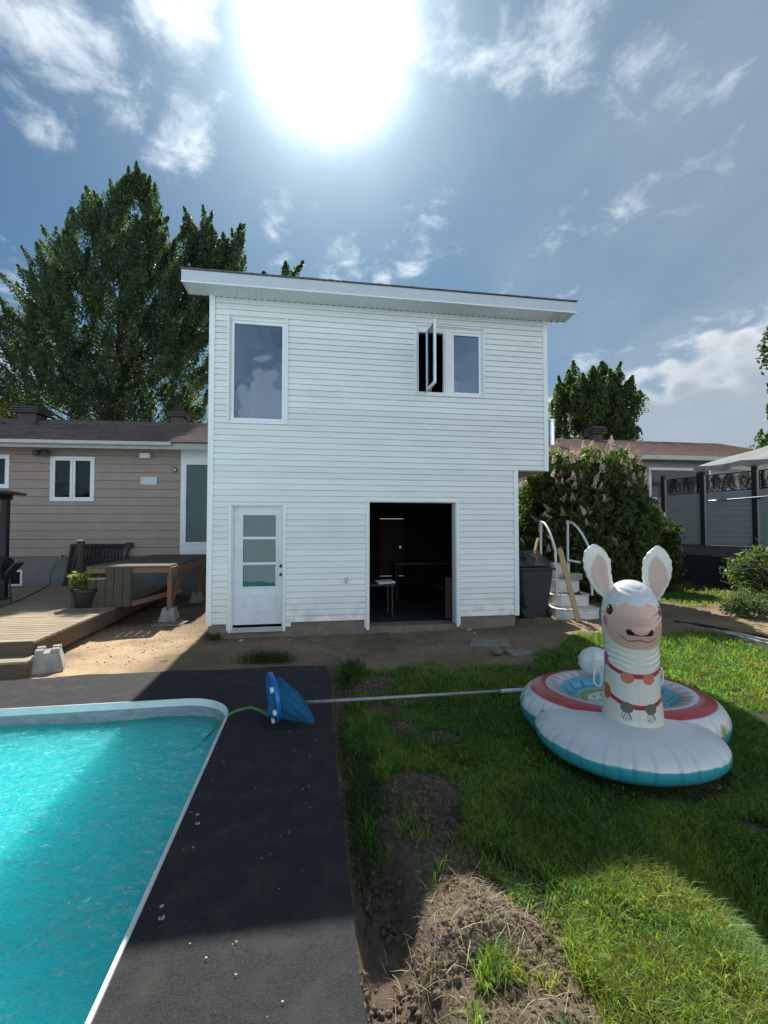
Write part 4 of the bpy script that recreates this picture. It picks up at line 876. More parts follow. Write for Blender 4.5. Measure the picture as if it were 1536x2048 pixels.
# ------------------------------------------------------------------ bin, pool steps, lumber
p = G(1072, 1240); p = Vector((p.x-.03, p.y+.25, .02)); t_ = thing('wheeled_bin', p, R(6), 'dark grey wheeled bin with its lid held up by a bag', 'bin')
w0, w1, d0, d1, h = .235, .325, .27, .36, 1.0
def taper(b, x0, x1, y0, y1, za, zb): b.add([(-x0, -y0, za), (x0, -y0, za), (x0, y0, za), (-x0, y0, za), (-x1, -y1, zb), (x1, -y1, zb), (x1, y1, zb), (-x1, y1, zb)], [(3, 2, 1, 0), (4, 5, 6, 7)]+[(i, (i+1) % 4, 4+(i+1) % 4, 4+i) for i in range(4)]); return b
taper(MB(), w0, w1, d0, d1, .03, h).build('body', TANKP, t_, bevel=.035, seg=3)
taper(MB(), w1+.03, w1+.035, d1+.03, d1+.035, h-.035, h+.02).build('rim', TANKP, t_, bevel=.012)
MB().beam((-.02, -.38, h+.05), (-.02, .38, h+.30), .70, .03).build('lid', BAGP, t_, bevel=.01)
for sx in (-1, 1):
    wl = MB().tube([(sx*(w0-.01), .20-.40, .13), (sx*(w0+.07), .20-.40, .13)], .13, 24).build('wheel', BLACKP, t_, bevel=.015); MB().tube([(sx*(w0+.071), -.20, .13), (sx*(w0+.082), -.20, .13)], .07, 16).build('hub', TANKP, wl)
# wheels stand proud of the front
MB().tube([(-.14, -.33, .135), (-.14, -.27, .135)], .135, 28).build('wheel', BLACKP, t_, bevel=.01)
MB().tube([(-.3, d1+.08, h-.02), (.3, d1+.08, h-.02)], .015, 8).build('handle', TANKP, t_)
bg_ = MB(); bb = thing('rubbish_bag', p+Vector((-.10, .05, h+.02)), 0, 'shiny black rubbish bag bulging from under the bin lid', 'bag'); prof = [(.02, -.02), (.24, .0), (.27, .08), (.22, .16), (.10, .22), (.04, .27), (.06, .30)]
o_ = bg_.lathe(prof, 22).build('bag', BAGP, bb, smooth=True)
for v_ in o_.data.vertices: nz_ = .04*sin(v_.co.x*31+v_.co.z*23)*cos(v_.co.y*27); v_.co.x *= 1+nz_*3; v_.co.y *= 1+nz_*2
# moulded pool steps
p = G(1164, 1244); SO = Vector((p.x, p.y+.04, .0)); st_ = thing('pool_steps', SO, R(4), 'off white moulded pool steps with two curved handrails', 'pool steps')
def stepshape(b, hw, y0, y1, z0, z1, ch=.13):
    b.prism([(-hw+ch, y0), (hw-ch, y0), (hw, y0+ch), (hw, y1), (-hw, y1), (-hw, y0+ch)], z0, z1); return b
hws = (.46, .40, .34, .28); rise = (.235, .47, .74, 1.04); yo = (0, .27, .54, .81)
for k in range(4): 
    stepshape(MB(), hws[k]-.012, yo[k]+.012, 1.35, 0 if k == 0 else rise[k-1]+.001, rise[k]-.025).build('riser', POOLST, st_, bevel=.02, seg=2)
    stepshape(MB(), hws[k], yo[k], 1.36, rise[k]-.024, rise[k]).build('tread', POOLST, st_, bevel=.008)
def railset(sx, pt, lab=None):
    m = MB().tube(smoothpath(pt, 5), .024, 10).build('handrail', RAIL, st_, smooth=True); return m
for sx in (-1, 1):
    bx = sx*.33; 
    railset(sx, [(bx*.92, 1.12, 1.03), (bx*.92, 1.12, 1.5), (bx*.92, 1.10, 1.92)])
    railset(sx, [(bx*.92, 1.11, 1.93), (bx*.96, .88, 1.90), (bx*1.02, .58, 1.70), (bx*1.08, .33, 1.42), (bx*1.1, .28, 1.30)])
    railset(sx, [(bx*1.1, .28, 1.30), (bx*1.1, .27, .9), (bx*1.12, .25, .46)])
    MB().tube([(bx*.92, 1.11, 1.88), (bx*.92, 1.11, 1.97)], .032, 12).build('rail_cap', RAIL, st_)
MB().tube([(.30, 1.11, 1.10), (.50, .95, 1.06)], .028, 10).build('stub_rail', RAIL, st_)
o_ = MB().box(-.16, .14, -.1, .1, 0, .13).build('concrete_brick', CONC2, None, bevel=.006); o_.location = SO+Vector((.12, .60, rise[2])); o_.rotation_euler = (0, 0, .1); setp(o_, 'grey concrete block resting on the third pool step', 'block')
o_ = MB().box(-.12, .12, -.05, .05, 0, .03).tube([(.05, 0, .03), (.1, .03, .05)], .02, 8).build('hand_tool', BLACKP); o_.location = SO+Vector((.02, .33, rise[1])); setp(o_, 'small black tool lying on the second pool step', 'tool')
# two leaning planks
ta = DP(1119, 1098, SO.y+.30); tb_ = G(1158, 1249, .0); 
for i, (dx, dd_) in enumerate(((0, 0), (.055, .012))):
    a = tb_+Vector((dx-.02, dd_, .0)); b = ta+Vector((dx-.02, dd_, 0)); o_ = MB().beam((0, 0, 0), b-a, .048, .036, up=(0, -1, .1)).build('leaning_plank', LUMB, None, bevel=.002); o_.location = a; setp(o_, ['pale narrow plank leaning on the pool steps, left one of the pair', 'pale narrow plank leaning on the pool steps, right one of the pair'][i], 'plank', 'planks leaning on the pool steps')
# low timber fence and offcuts behind the bin
p = G(1060, 1200); fn = thing('picket_fence', (2.6, 12.2, 0), R(8), 'low brown wooden fence behind the bin and the pool steps', 'fence')
zf = DP(1080, 1095, 12.2).z; MB().box(-.5, 2.6, -.03, .01, zf-.16, zf-.03).build('rail', WOODR, fn); MB().box(-.5, 2.6, -.03, .01, .35, .47).build('rail', WOODR, fn)
for k in range(15): MB().box(-.45+k*.2, -.33+k*.2, .011, .035, .05, zf+.05).build('picket', WOODD, fn)
p = DP(1068, 1096, 9.6); o_ = MB().beam((0, 0, 0), (.12, .1, .35), .03, .10, up=(0, -1, 0)).build('timber_offcut', LUMB); o_.location = DP(1070, 1098, 9.7)-Vector((.02, 0, .12)); setp(o_, 'sunlit timber offcut sticking up behind the bin', 'timber')
MB_ = o_

# ------------------------------------------------------------------ fence and gazebo on the right
FA = DP(1331, 1085, 15.0); FB = DP(1514, 1090, 12.4); FD = (Vector((FB.x, FB.y, 0))-Vector((FA.x, FA.y, 0))); fl = FD.length; fth = atan2(FD.y, FD.x); DZ = 1.27
fence = thing('privacy_screen', (FA.x, FA.y, 0), fth, 'raised deck edge with pale grey board fence and black leaf pattern panels', 'fence')
fu = FD.normalized(); sp = fl*(1408-1331)/(1514-1331)
def FWx(px):
    d = ray(px, 1050); nv = Vector((-fu.y, fu.x, 0)); t = (Vector((FA.x, FA.y, 0))-Vector((0, 0, 0))).dot(nv)/d.dot(nv); q = d*t; q.z = 0; return (q-Vector((FA.x, FA.y, 0))).dot(fu)
posts = [0, FWx(1409), FWx(1514)]; posts += [posts[2]+(posts[2]-posts[1]), posts[2]+2*(posts[2]-posts[1]), posts[2]+3*(posts[2]-posts[1])]
PT, ST = DZ+1.58, DZ+2.12
for a in posts: MB().box(a-.055, a+.055, -.10, .0, DZ-.02, ST+.12).build('post', DKFR, fence); MB().box(a+.056, a+.085, -.06, .0, DZ, ST).build('channel', GUTTER, fence)
def leafpanel(x0, x1, z0, z1, seed):
    rs = random.Random(seed); b = MB(); b.box(x0, x1, -.012, .0, z0, z0+.03).box(x0, x1, -.012, 0, z1-.03, z1).box(x0, x0+.025, -.012, 0, z0+.03, z1-.03).box(x1-.025, x1, -.012, 0, z0+.03, z1-.03)
    for i in range(10):
        cx_ = x0+(x1-x0)*(i+.3+.5*rs.random())/10; th = rs.uniform(-.7, .7); L_ = z1-z0+.05; up = Vector((sin(th), 0, cos(th))); sd = Vector((cos(th), 0, -sin(th))); base = Vector((cx_, -.006-.004*i/7, z0))
        for k in range(9):
            f = .08+.1*k; c0 = base+up*L_*f; wl = .22*(1-abs(f-.45)*1.3)
            for s_ in (-1, 1):
                tip = c0+(sd*s_*.8+up*.6)*wl; md = (c0+tip)/2+up*.022; md2 = (c0+tip)/2-up*.026
                vs = [c0, md2, tip, md]; vs = [Vector((min(max(q.x, x0), x1), q.y, min(max(q.z, z0), z1))) for q in vs]; b.add(vs+[q+Vector((0, .004, 0)) for q in vs], [(0, 1, 2, 3), (7, 6, 5, 4), (0, 4, 5, 1), (1, 5, 6, 2), (2, 6, 7, 3), (3, 7, 4, 0)])
        q = base+up*L_; b.beam(base, Vector((min(max(q.x, x0), x1), q.y, min(q.z, z1))), .006, .02, up=(0, 1, 0))
    return b.build('leaf_screen', SCRM, fence)
for i in range(len(posts)-1):
    x0, x1 = posts[i]+.086, posts[i+1]-.056; nb2 = 10; bh = 1.56/nb2
    for k in range(nb2): MB().box(x0, x1, -.045, -.02, DZ+.01+k*bh, DZ+.01+(k+1)*bh-.006).build('fence_board', FENCEB, fence, bevel=.004)
    leafpanel(x0, x1, PT+.01, ST, i); MB().box(x0, x1, -.05, -.015, PT-.005, PT+.009).build('cap_rail', FENCEB, fence)
xe = posts[-1]+.1
MB().box(-.3, xe, -.14, -.10, DZ-.32, DZ-.03).build('rim_board', GREYW, fence); MB().box(-.3, xe, -.16, .6, DZ-.029, DZ).build('deck_edge', GREYW, fence)
MB().box(-.3, xe, -.08, -.03, -.2, DZ-.3).build('skirt', SKIRT, fence)
MB().box(-.3, -.25, -.03, 3.0, -.2, DZ).build('skirt', SKIRT, fence)
for k in range(6): MB().box(-.29, -.26, .0, 3.0, DZ+.01+k*.26, DZ+.26+k*.26).build('fence_board', FENCEB, fence)
# blue pool pole along the fence
def FP(px, py, off=-.2):                                           # point just in front of the fence plane
    nv = Vector((-fu.y, fu.x, 0)); o0 = Vector((FA.x, FA.y, 0))+nv*off; d = ray(px, py); c = Vector((0, 0, CAMZ)); t = (o0-c).dot(nv)/d.dot(nv); return c+d*t
a = FP(1418, 1002); b = FP(1580, 989); t_ = thing('pool_pole', a, 0, 'blue telescopic pool pole with white tip fixed along the grey fence', 'pole'); dd = b-a
MB().tube([dd*.12, dd], .017, 10).build('pole', BLUEPOLE, t_); MB().tube([Vector((0, 0, 0)), dd*.12], .022, 10).build('tip', WHITEP, t_)
for f in (.62, .98): 
    q = dd*f; MB().beam(q+Vector((0, 0, -.03)), q+Vector((.22*fu.y*-1, .22*fu.x, -.03)), .03, .03).build('hook', DKFR, t_)
# soft top gazebo behind the fence
c0 = FP(1388, 934, .25); t_ = thing('canopy_gazebo', (c0.x, c0.y, DZ), fth, 'soft top gazebo with sagging pale grey canopy above the fence', 'gazebo')
ez = c0.z-DZ; gw, gd = 4.4, 3.2; ng = 30; nh = 20; gu, gv = np.meshgrid(np.linspace(0, 1, ng), np.linspace(0, 1, nh)); gu = gu.ravel(); gv = gv.ravel()
hgt_ = np.minimum(np.minimum(gu, 1-gu)*gw, np.minimum(gv, 1-gv)*gd)*.40; sag = .05*np.sin(gu*gw*3.2)*np.sin(gv*9)+.04*(fbm(gu*7, gv*7, 3, 8)-.5); edge_ = (np.minimum(np.minimum(gu, 1-gu)*gw, np.minimum(gv, 1-gv)*gd) < .02)
zz = ez+hgt_+sag*.8-.08*np.abs(np.sin(gu*gw*2.2))*edge_-.0
npmesh('canopy', np.stack([gu*gw, gv*gd, zz], 1), gridfaces(ng, nh), CANVAS, t_, smooth=True)
gu_ = np.linspace(0, 1, 60); top = ez-.02-.06*np.abs(np.sin(gu_*gw*2.2)); lo = top-.13-.03*np.sin(gu_*37)
npmesh('valance', np.concatenate([np.stack([gu_*gw, 0*gu_-.02, top+.05], 1), np.stack([gu_*gw, 0*gu_-.035+.02*np.sin(gu_*41), lo], 1)]), gridfaces(60, 2), CANVAS, t_, smooth=True)
for xx in (.08, gw-.08):
    for yy in (.08, gd-.08): MB().box(xx-.04, xx+.04, yy-.04, yy+.04, 0, ez+.02).build('post', DKFR, t_)
# small dark parasol top peeping beside the bush
# edging strips on the lawn
for i, (a, b, r_, cc) in enumerate((((1335, 1241), (1560, 1290), .022, 'black'), ((1350, 1243), (1580, 1281), .02, 'black'), ((1380, 1252), (1600, 1301), .018, 'grey'), ((1430, 1262), (1600, 1291), .016, 'grey'))):
    A = G(*a, .03+.02*(i % 2)); B = G(*b, .03); o_ = MB().tube(smoothpath([A-A, (B-A)*.3+Vector((0, .01, .015)), (B-A)*.65+Vector((0, -.02, 0)), B-A], 5), r_, 8).build('garden_edging', BLACKP if cc == 'black' else GUTTER); o_.location = A
    setp(o_, ['black edging strip farthest left on the lawn behind the float', 'black edging strip lying uppermost of the bundle behind the float', 'long pale strip lying between the black edging strips', 'short pale strip lying nearest the house side of the bundle'][i], 'edging strip', 'edging strips lying on the lawn')

# ------------------------------------------------------------------ llama float
FC = Vector((1.97, 3.60, 0)); fz0 = float(ground(np.array([FC.x]), np.array([FC.y]))[0])+.03
flt = thing('llama_pool_float', (FC.x, FC.y, fz0), 0, 'inflatable llama pool float with tall white neck and pink face on the lawn', 'pool float')
WH = np.array([.82, .84, .84]); TEAL = np.array([.05, .40, .48]); RED = np.array([.52, .035, .05]); PINK = np.array([.80, .42, .30]); BLUEP = np.array([.13, .50, .66]); OLI = np.array([.42, .42, .08]); SKIN = np.array([.79, .49, .38]); ORA = np.array([.55, .16, .04])
FLM = mat('float_vinyl', (1, 1, 1), (.95, .95, .95), rough=.28, scale=3, attr='col', bump=.35, bscale=26, coat=.5, spec=.5, trans=.18, bdist=.006)
# front lobe: squashed ellipsoid with creases
na, nb3 = 360, 90; A_, B_ = np.meshgrid(np.linspace(0, 2*pi, na, endpoint=False), np.linspace(-pi/2, pi/2, nb3)); A_ = A_.ravel(); B_ = B_.ravel()
def sgp(v, p): return np.sign(v)*np.abs(v)**p
cr = np.zeros_like(A_); rs = np.random.default_rng(5)
for k in range(34):
    a0 = 2*pi*k/34+rs.uniform(-.05, .05); cr = np.maximum(cr, np.exp(-((np.angle(np.exp(1j*(A_-a0))))/.014)**2)*rs.uniform(.4, 1))
eq = np.exp(-(B_/.75)**2); rr = 1-.014*cr*eq
lx = .68*sgp(np.cos(A_), .92)*np.cos(B_)**.72*rr; ly = .56*sgp(np.sin(A_), .92)*np.cos(B_)**.72*rr
lz = .180*(1+sgp(np.sin(B_), .95))
# push the left end back, right end forward as the tube sweeps round the seat
ly = ly+np.where(lx < 0, .10, -.02)*np.abs(lx/.72)**2*.9
C_ = np.where((lz < .205+.003*np.sin(A_*9))[:, None], TEAL, WH)*np.ones((len(A_), 3)); C_ = C_*(1-.28*(cr*eq)[:, None])
lob = npmesh('front_lobe', np.stack([lx-.04, ly+.02, lz], 1), gridfaces(na, nb3, True), FLM, flt, C_, smooth=True)
# rear ring with printed seat
nr, na = 110, 420; rho, T_ = [], []
prof = []
for i in range(nr):
    t = i/(nr-1)
    if t < .40: r_ = t/.40*.33; zz = .255+.03*(r_/.33)**2                        # seat
    else:
        q = (t-.40)/.60*(pi*1.42)-pi*.42+0; ang_ = pi-(q+pi*.42)/(pi*1.42)*(pi*1.42)+0
        th_ = pi*1.0-(t-.40)/.60*(pi*1.45); r_ = .535+.205*cos(th_); zz = .185+.195*sin(th_)
        if r_ < .5: zz = max(zz, .285)
    prof.append((r_, zz))
prof = np.array(prof); Ai = np.linspace(0, 2*pi, na, endpoint=False); AA, II = np.meshgrid(Ai, np.arange(nr)); AA = AA.ravel(); II = II.ravel(); rr_ = prof[II, 0]; zz_ = prof[II, 1]
lobesc = 1+.05*np.cos(AA*2+.4)
cr2 = np.zeros_like(AA)
for k in range(30): cr2 = np.maximum(cr2, np.exp(-((np.angle(np.exp(1j*(AA-2*pi*k/30-.1))))/.012)**2))
side = ss(rr_, .6, .74); rr2 = rr_*(1-.015*cr2*side)
rx_ = rr2*np.cos(AA)*1.12*lobesc; ry_ = rr2*np.sin(AA)*.98*lobesc
C_ = np.tile(WH, (len(AA), 1)); tri = np.abs(((AA*30/(2*pi)) % 1)-.5)*2
def setc(mk, c): C_[mk] = c
setc(rr_ < .66, RED); setc((rr_ < .545), WH); setc(rr_ < .53, np.array([.72, .50, .46])); setc((rr_ < .53) & (rr_ > .43+.10*tri), WH*.95); setc(rr_ < .435, BLUEP)
seed_ = (np.abs(rr_-.37) < .028) & (np.abs(((AA*17/(2*pi)) % 1)-.5) < .10); setc(seed_, np.array([.015, .20, .32])); setc(rr_ < .30, WH); setc(rr_ < .288, OLI); setc((rr_ < .288) & (rr_ > .25) & (tri < .3), BLUEP); setc(rr_ < .22, WH); setc((rr_ < .2) & (np.sin(AA*11+rr_*60) > .75), OLI)
red2 = (rr_ > .655) & (rr_ < .675) & (tri < .25); 
up_ = zz_ > .20
setc(~up_ & (rr_ > .4), TEAL)
for k in range(13):                                                 # bulbs of the printed garland
    a0 = 2*pi*k/13+.12; c = (TEAL, ORA, OLI)[k % 3]; d_ = np.angle(np.exp(1j*(AA-a0))); q = (d_/.060)**2+((rr_-.705-.0)/.030)**2; q = (d_/.052)**2+((zz_-.235)/.045)**2
    setc((q < 1) & (rr_ > .6), c)
C_ = C_*(1-.2*(cr2*side)[:, None]); Zr = zz_+.004*np.sin(AA*23)*ss(.4-rr_, 0, .3)
ring = npmesh('seat_ring', np.stack([rx_+.17, ry_+.56, Zr], 1), gridfaces(na, nr, True), FLM, flt, C_, smooth=True)
# neck and head: one printed surface
nh_, na = 400, 400; tt = np.linspace(0, 1, nh_); zt_ = 1.42-fz0; zb = .30-fz0+.03
AA, TT = np.meshgrid(np.linspace(0, 2*pi, na, endpoint=False), tt); AA = AA.ravel(); TT = TT.ravel()
Zn = zb+(zt_-zb)*TT
zw = Zn+fz0                                                          # world height, used for the layout of the print
rad = np.interp(zw, [.30, .33, .38, .6, .92, 1.0, 1.1, 1.2, 1.27, 1.33, 1.37, 1.40, 1.412, 1.42], [.236, .226, .216, .200, .192, .205, .214, .208, .192, .160, .122, .08, .045, .0])
rad = np.where(zw > 1.33, .190*np.sqrt(np.clip(1-((zw-1.22)/.2)**2, 0, 1)), rad); rad = np.where((zw > 1.24) & (zw <= 1.33), .190*np.sqrt(np.clip(1-((zw-1.22)/.2)**2, 0, 1))+.012*(1.33-zw)/.09, rad)
FA0 = R(-105)                                                   # facing azimuth
dph = np.angle(np.exp(1j*(AA-FA0)))
nose = .070*np.exp(-((dph/.52)**2+((zw-1.075)/.075)**2)); chin = .03*np.exp(-((dph/.7)**2+((zw-1.0)/.08)**2))
ridge = .014*np.exp(-((dph/.25)**2+((zw-1.10)/.03)**2))
rad2 = rad+nose+chin+ridge
# folds
fold = np.sin((zw+.04*np.cos(dph))*150+2*np.sin(AA*3)); fm = np.exp(-((zw-.84)/.09)**2)*np.abs(np.sin(dph))+.8*np.exp(-((zw-1.16)/.05)**2)*np.clip(np.abs(np.sin(dph))-.1, 0, 1)+.6*np.exp(-((zw-1.33)/.05)**2); rad2 = rad2+.0042*fold*fm
sx_ = rad2*np.cos(AA); sy_ = rad2*np.sin(AA); arc = dph*.215
CR = np.array([.80, .80, .73]); C_ = np.tile(CR, (len(AA), 1))
head = np.array([.72, .75, .77]); C_[zw > 1.2] = head
# face outline
fw = 1.32*np.clip(1-((zw-1.115)/.20)**2, 0, 1)**.42
face = np.abs(dph) < fw; hair = zw > 1.268-.030*np.abs(np.cos(dph*4.2)); C_[face & ~hair] = SKIN
C_[face & (np.abs(np.abs(dph)-fw) < .03) & (zw < 1.1)] = SKIN*.85
def edot(a0, z0, ra, rz_): return ((arc-a0)/ra)**2+((zw-z0)/rz_)**2
for s_ in (-1, 1):
    C_[edot(s_*.225, 1.155, .040, .055) < 0] = 0
    lash = (edot(s_*.215, 1.232, .058, .020+0) < 1+.5*np.sin(arc*160)); C_[lash] = np.array([.72, .74, .78])
    C_[edot(s_*.218, 1.195, .036, .040) < 1] = np.array([.012, .012, .014]); C_[edot(s_*.218-.014, 1.212, .009, .009) < 1] = .8
    C_[edot(s_*.262, 1.105, .030, .038) < 1] = np.array([.72, .16, .34])
nos = (np.abs(arc) < .072) & (zw < 1.072) & (zw > 1.035) & (zw < 1.040+.34*np.abs(arc)+.0); nos |= (edot(-.055, 1.062, .024, .020) < 1) | (edot(.055, 1.062, .024, .020) < 1); nos &= ~(edot(0, 1.088, .050, .040) < 1)
C_[nos] = np.array([.015, .012, .012])
mz = .988+.9*np.clip(np.abs(arc)-.055, 0, 1)**1.15-.010*np.cos(np.clip(arc/.05, -pi/2, pi/2)*2)*-1; C_[(np.abs(zw-mz) < .0042) & (np.abs(arc) < .125)] = np.array([.02, .015, .015])
C_[(np.abs(arc) < .0016) & (zw < .92)] = CR*.75; C_[(np.abs(arc) < .002) & (zw > .985) & (zw < 1.04)] = SKIN*.5
for (zf_, zs_) in ((.712, .80), (.485, .60)):
    zc_ = zf_+(zs_-zf_)*(1-np.cos(dph))**1.0*.9; C_[np.abs(zw-zc_) < .017] = RED if zf_ > .6 else RED*.95
pom = np.array([.66, .20, .16]); gry = np.array([.16, .15, .14])
for s_ in (-1, 1):
    C_[edot(s_*.083, .695, .052, .042) < 1] = pom; C_[edot(s_*.29, .80, .035, .05) < 1] = np.array([.50, .03, .25])
    C_[edot(s_*.088, .475, .048, .040) < 1] = gry; C_[edot(s_*.27, .55, .05, .06) < 1] = ORA
    for j in range(-2, 3):
        xa = s_*.088+j*.011; C_[(np.abs(arc-xa-.010*np.sin((zw-.40)*40+j)) < .0028) & (zw < .445) & (zw > .372+.008*abs(j))] = gry
C_[zw < .318] = .62
neck = npmesh('neck_and_head', np.stack([sx_-.0, sy_+.02, Zn], 1), gridfaces(na, nh_, True), FLM, flt, C_, smooth=True)
# ears
def ear(rows, name='ear', inner_shift=0.):
    ns_, nc = 120, 56; rows = sorted(rows); ys = [r[0] for r in rows]; D_ = FC.y+.03; yy = np.linspace(rows[-1][0], rows[0][0], ns_); cxs = np.interp(yy, ys, [r[1] for r in rows]); hw_ = np.interp(yy, ys, [r[2] for r in rows])
    k = D_/FPX; cxm = (cxs-768)*k-FC.x; zm = CAMZ-(yy-1052)*k-fz0; hm = hw_*k
    sc = 1+.055*np.abs(np.sin(np.linspace(0, 1, ns_)*pi*7.5)); th = np.linspace(0, 2*pi, nc, endpoint=False); TH_, I_ = np.meshgrid(th, np.arange(ns_)); TH_ = TH_.ravel(); I_ = I_.ravel()
    cs = np.cos(TH_); sn = np.sin(TH_); rim_ = np.abs(cs); thick = .035*np.sqrt(np.clip(hm[I_]/.1, 0, 1)); dep = thick*sn*(1-.35*(1-rim_))
    px_ = cxm[I_]+hm[I_]*cs*(sc[I_]); py_ = .02+dep+(.010*(1-cs**2)*(sn < 0)); pz = zm[I_]+.004*np.sin(TH_*9+I_*.6)
    C2 = np.tile(np.array([.74, .75, .71]), (len(TH_), 1)); f_ = I_/(ns_-1); wi = .70*np.sin(np.clip((f_-.06)/.80, 0, 1)*pi)**.75; m_ = (sn < 0) & (np.abs(cs-inner_shift*(.5-f_)*.9) < wi) & (f_ > .06) & (f_ < .88); C2[m_] = np.array([.62, .47, .43])
    return npmesh(name, np.stack([px_, py_, pz], 1), gridfaces(nc, ns_, True), FLM, flt, C2, smooth=True)
ear([(1208, 1226, 8), (1195, 1218, 13), (1180, 1207, 19), (1165, 1200, 22), (1150, 1195, 24), (1135, 1192, 26), (1120, 1191, 26.5), (1105, 1188, 21), (1096, 1187, 14), (1089, 1187, 2)], inner_shift=-.6)
ear([(1210, 1292, 6), (1200, 1300, 11), (1185, 1304, 18), (1165, 1308, 25), (1150, 1310, 28), (1135, 1311, 28.5), (1120, 1311, 27), (1107, 1312, 19), (1099, 1313, 12), (1092, 1313, 2)], inner_shift=.6)
# tail puff, handles, base ring of the neck
m = MB(); rs = random.Random(3); tl_ = DP(1188, 1322, 4.55)-Vector((FC.x, FC.y, fz0)); 
prof = []
for i in range(15):
    a = pi*i/14; prof.append((.0+.13*sin(a)*(1+.10*abs(sin(a*6))), -.14*cos(a)))
tp = MB().lathe(prof, 40).build('tail', FLM, flt, smooth=True); tp.location = tl_
tp.data.color_attributes.new('col', 'FLOAT_COLOR', 'POINT').data.foreach_set('color', np.tile([.72, .77, .80, 1], len(tp.data.vertices)))
for v_ in tp.data.vertices: a = atan2(v_.co.y, v_.co.x); k = 1+.14*abs(cos(a*3.5)); v_.co.x *= k; v_.co.y *= k*.6
for sx, px_ in ((-1, 1195), (1, 1318)):
    q = DP(px_, 1352, 3.66)-Vector((FC.x, FC.y, fz0)); d = Vector((0, 0, 0))
    o_ = MB().tube(smoothpath([q+Vector((sx*-.03, 0, .07)), q+Vector((sx*.02, -.0, .06)), q+Vector((sx*.025, 0, -.05)), q+Vector((sx*-.03, 0, -.07)), q+Vector((sx*-.03, 0, .07))], 4), .009, 8).build('handle', RAIL, flt, smooth=True)

# ------------------------------------------------------------------ leaf net, its pole and hose
nc_ = DP(546, 1400, 4.36); nc_ = Vector((nc_.x, nc_.y, .205)); t_ = thing('leaf_vacuum_net', nc_-Vector((0, 0, .195)), 0, 'blue pool leaf vacuum with drooping fabric bag on the black surround', 'pool net')
ax = Vector((.90, .44, .10)).normalized(); u1 = ax.orthogonal().normalized(); u1 = Vector((0, 0, 1)); u1 = (u1-ax*u1.dot(ax)).normalized(); u2 = ax.cross(u1); c = Vector((0, 0, .20))
def ringpt(r_, o, a): return c+ax*o+u1*cos(a)*r_+u2*sin(a)*r_
def rev(prof, n=40, b=None):
    b = b or MB(); s0 = len(b.v)
    for r_, o in prof:
        for k in range(n): b.v.append(tuple(ringpt(r_, o, 2*pi*k/n)))
    for i in range(len(prof)-1):
        for k in range(n): b.f.append((s0+i*n+k, s0+i*n+(k+1) % n, s0+(i+1)*n+(k+1) % n, s0+(i+1)*n+k)); b.m.append(0)
    return b
rev([(.05, .01), (.20, .0), (.225, -.02), (.232, -.005), (.23, .02), (.19, .035), (.12, .055), (.10, .09), (.09, .09), (.085, .03), (.05, .01)]).build('bell', BLUEN, t_, smooth=True)
for a in (R(50), R(110), R(160)):
    for s_ in (1,):
        q = ringpt(.20, -.035, a*1.0); MB().tube([q-u2*0-ax*.012, q+ax*.02], .028, 16).build('wheel', WHITEP, t_, bevel=.004)
bagp = []; nbk = 26; nk = 36; VB = []
tip = Vector((.42, -.16, .03))-Vector((0, 0, 0)); tipL = tip
for i in range(nbk):
    f = i/(nbk-1); ctr = (c+ax*.05)*(1-f)**1.0+Vector((.13, -.05, .15))*(2*f*(1-f))+tipL*f**1.6; ctr = c.lerp(tipL, f)+Vector((0, 0, .05*sin(pi*f)-.0)); rw = .155*(1-f)**.72+.012; hv = rw*(1.0+.10*sin(f*3)); 
    for k in range(nk):
        a = 2*pi*k/nk; wv = 1+.12*sin(a*8+f*9)*min(1, f*1.6)+.05*sin(a*5+f*4); 
        p_ = ctr+Vector((0, 1, 0))*sin(a)*rw*wv*(1-.25*f)+Vector((.25, 0, 1)).normalized()*cos(a)*hv*wv*(1.15-.1*f); 
        p_.x += .07*max(0, cos(a))*sin(pi*min(1, f*1.6))*-.3; p_.z = max(p_.z, .008); VB.append(tuple(p_))
npmesh('bag', VB, gridfaces(nk, nbk, True), BLUEF, t_, smooth=True)
A = nc_+Vector((.12, .02, -.06)); B = DP(1062, 1374, 5.02); B.z = .05; pl_ = thing('telescopic_pole', A, 0, 'long grey telescopic pole lying from the leaf vacuum to the llama float', 'pole'); A.z = .16
dd = B-Vector(pl_.location); MB().tube([Vector((0, 0, 0)), dd*.5+Vector((0, 0, -.0)), dd*.86], .0155, 12).build('tube', ALU, pl_, smooth=True); MB().tube([dd*.86, dd*.87, dd*.93, dd], [.019, .021, .021, .019], 12).build('grip', RAIL, pl_, smooth=True)
pts = [ringpt(.18, -.02, R(165))+Vector(t_.location)]+[G(a, b, z_) for a, b, z_ in ((510, 1417, .07), (490, 1417, .08), (465, 1425, .05), (448, 1440, -.04), (430, 1458, -.13), (410, 1478, -.16), (385, 1502, -.19))]
h0 = Vector(pts[0]); hs_ = thing('vacuum_hose', h0, 0, 'green water hose running from the leaf vacuum into the pool', 'hose'); MB().tube([Vector(q)-h0 for q in smoothpath(pts, 6)], .013, 8).build('hose', mat('hose_green_pale', (.10, .24, .07), (.08, .2, .06), rough=.35), hs_, smooth=True)
# ladder anchors in the surround
for i, (px_, py_) in enumerate(((395, 1650), (323, 1840))):
    p = G(px_, py_); t_ = thing('surround_anchor', (p.x, p.y, .006), 0, ['metal anchor bolt in the black surround, farther from the camera', 'metal anchor bolt in the black surround, nearer the camera'][i], 'bolt', 'anchor bolts beside the pool')
    MB().tube([(0, 0, 0), (0, 0, .004)], .015, 18).build('flange', STEEL, t_); MB().tube([(0, 0, .004), (0, 0, .06)], .006, 8).tube([(0, 0, .045), (0, 0, .058)], .011, 6).build('stud', STEEL, t_)
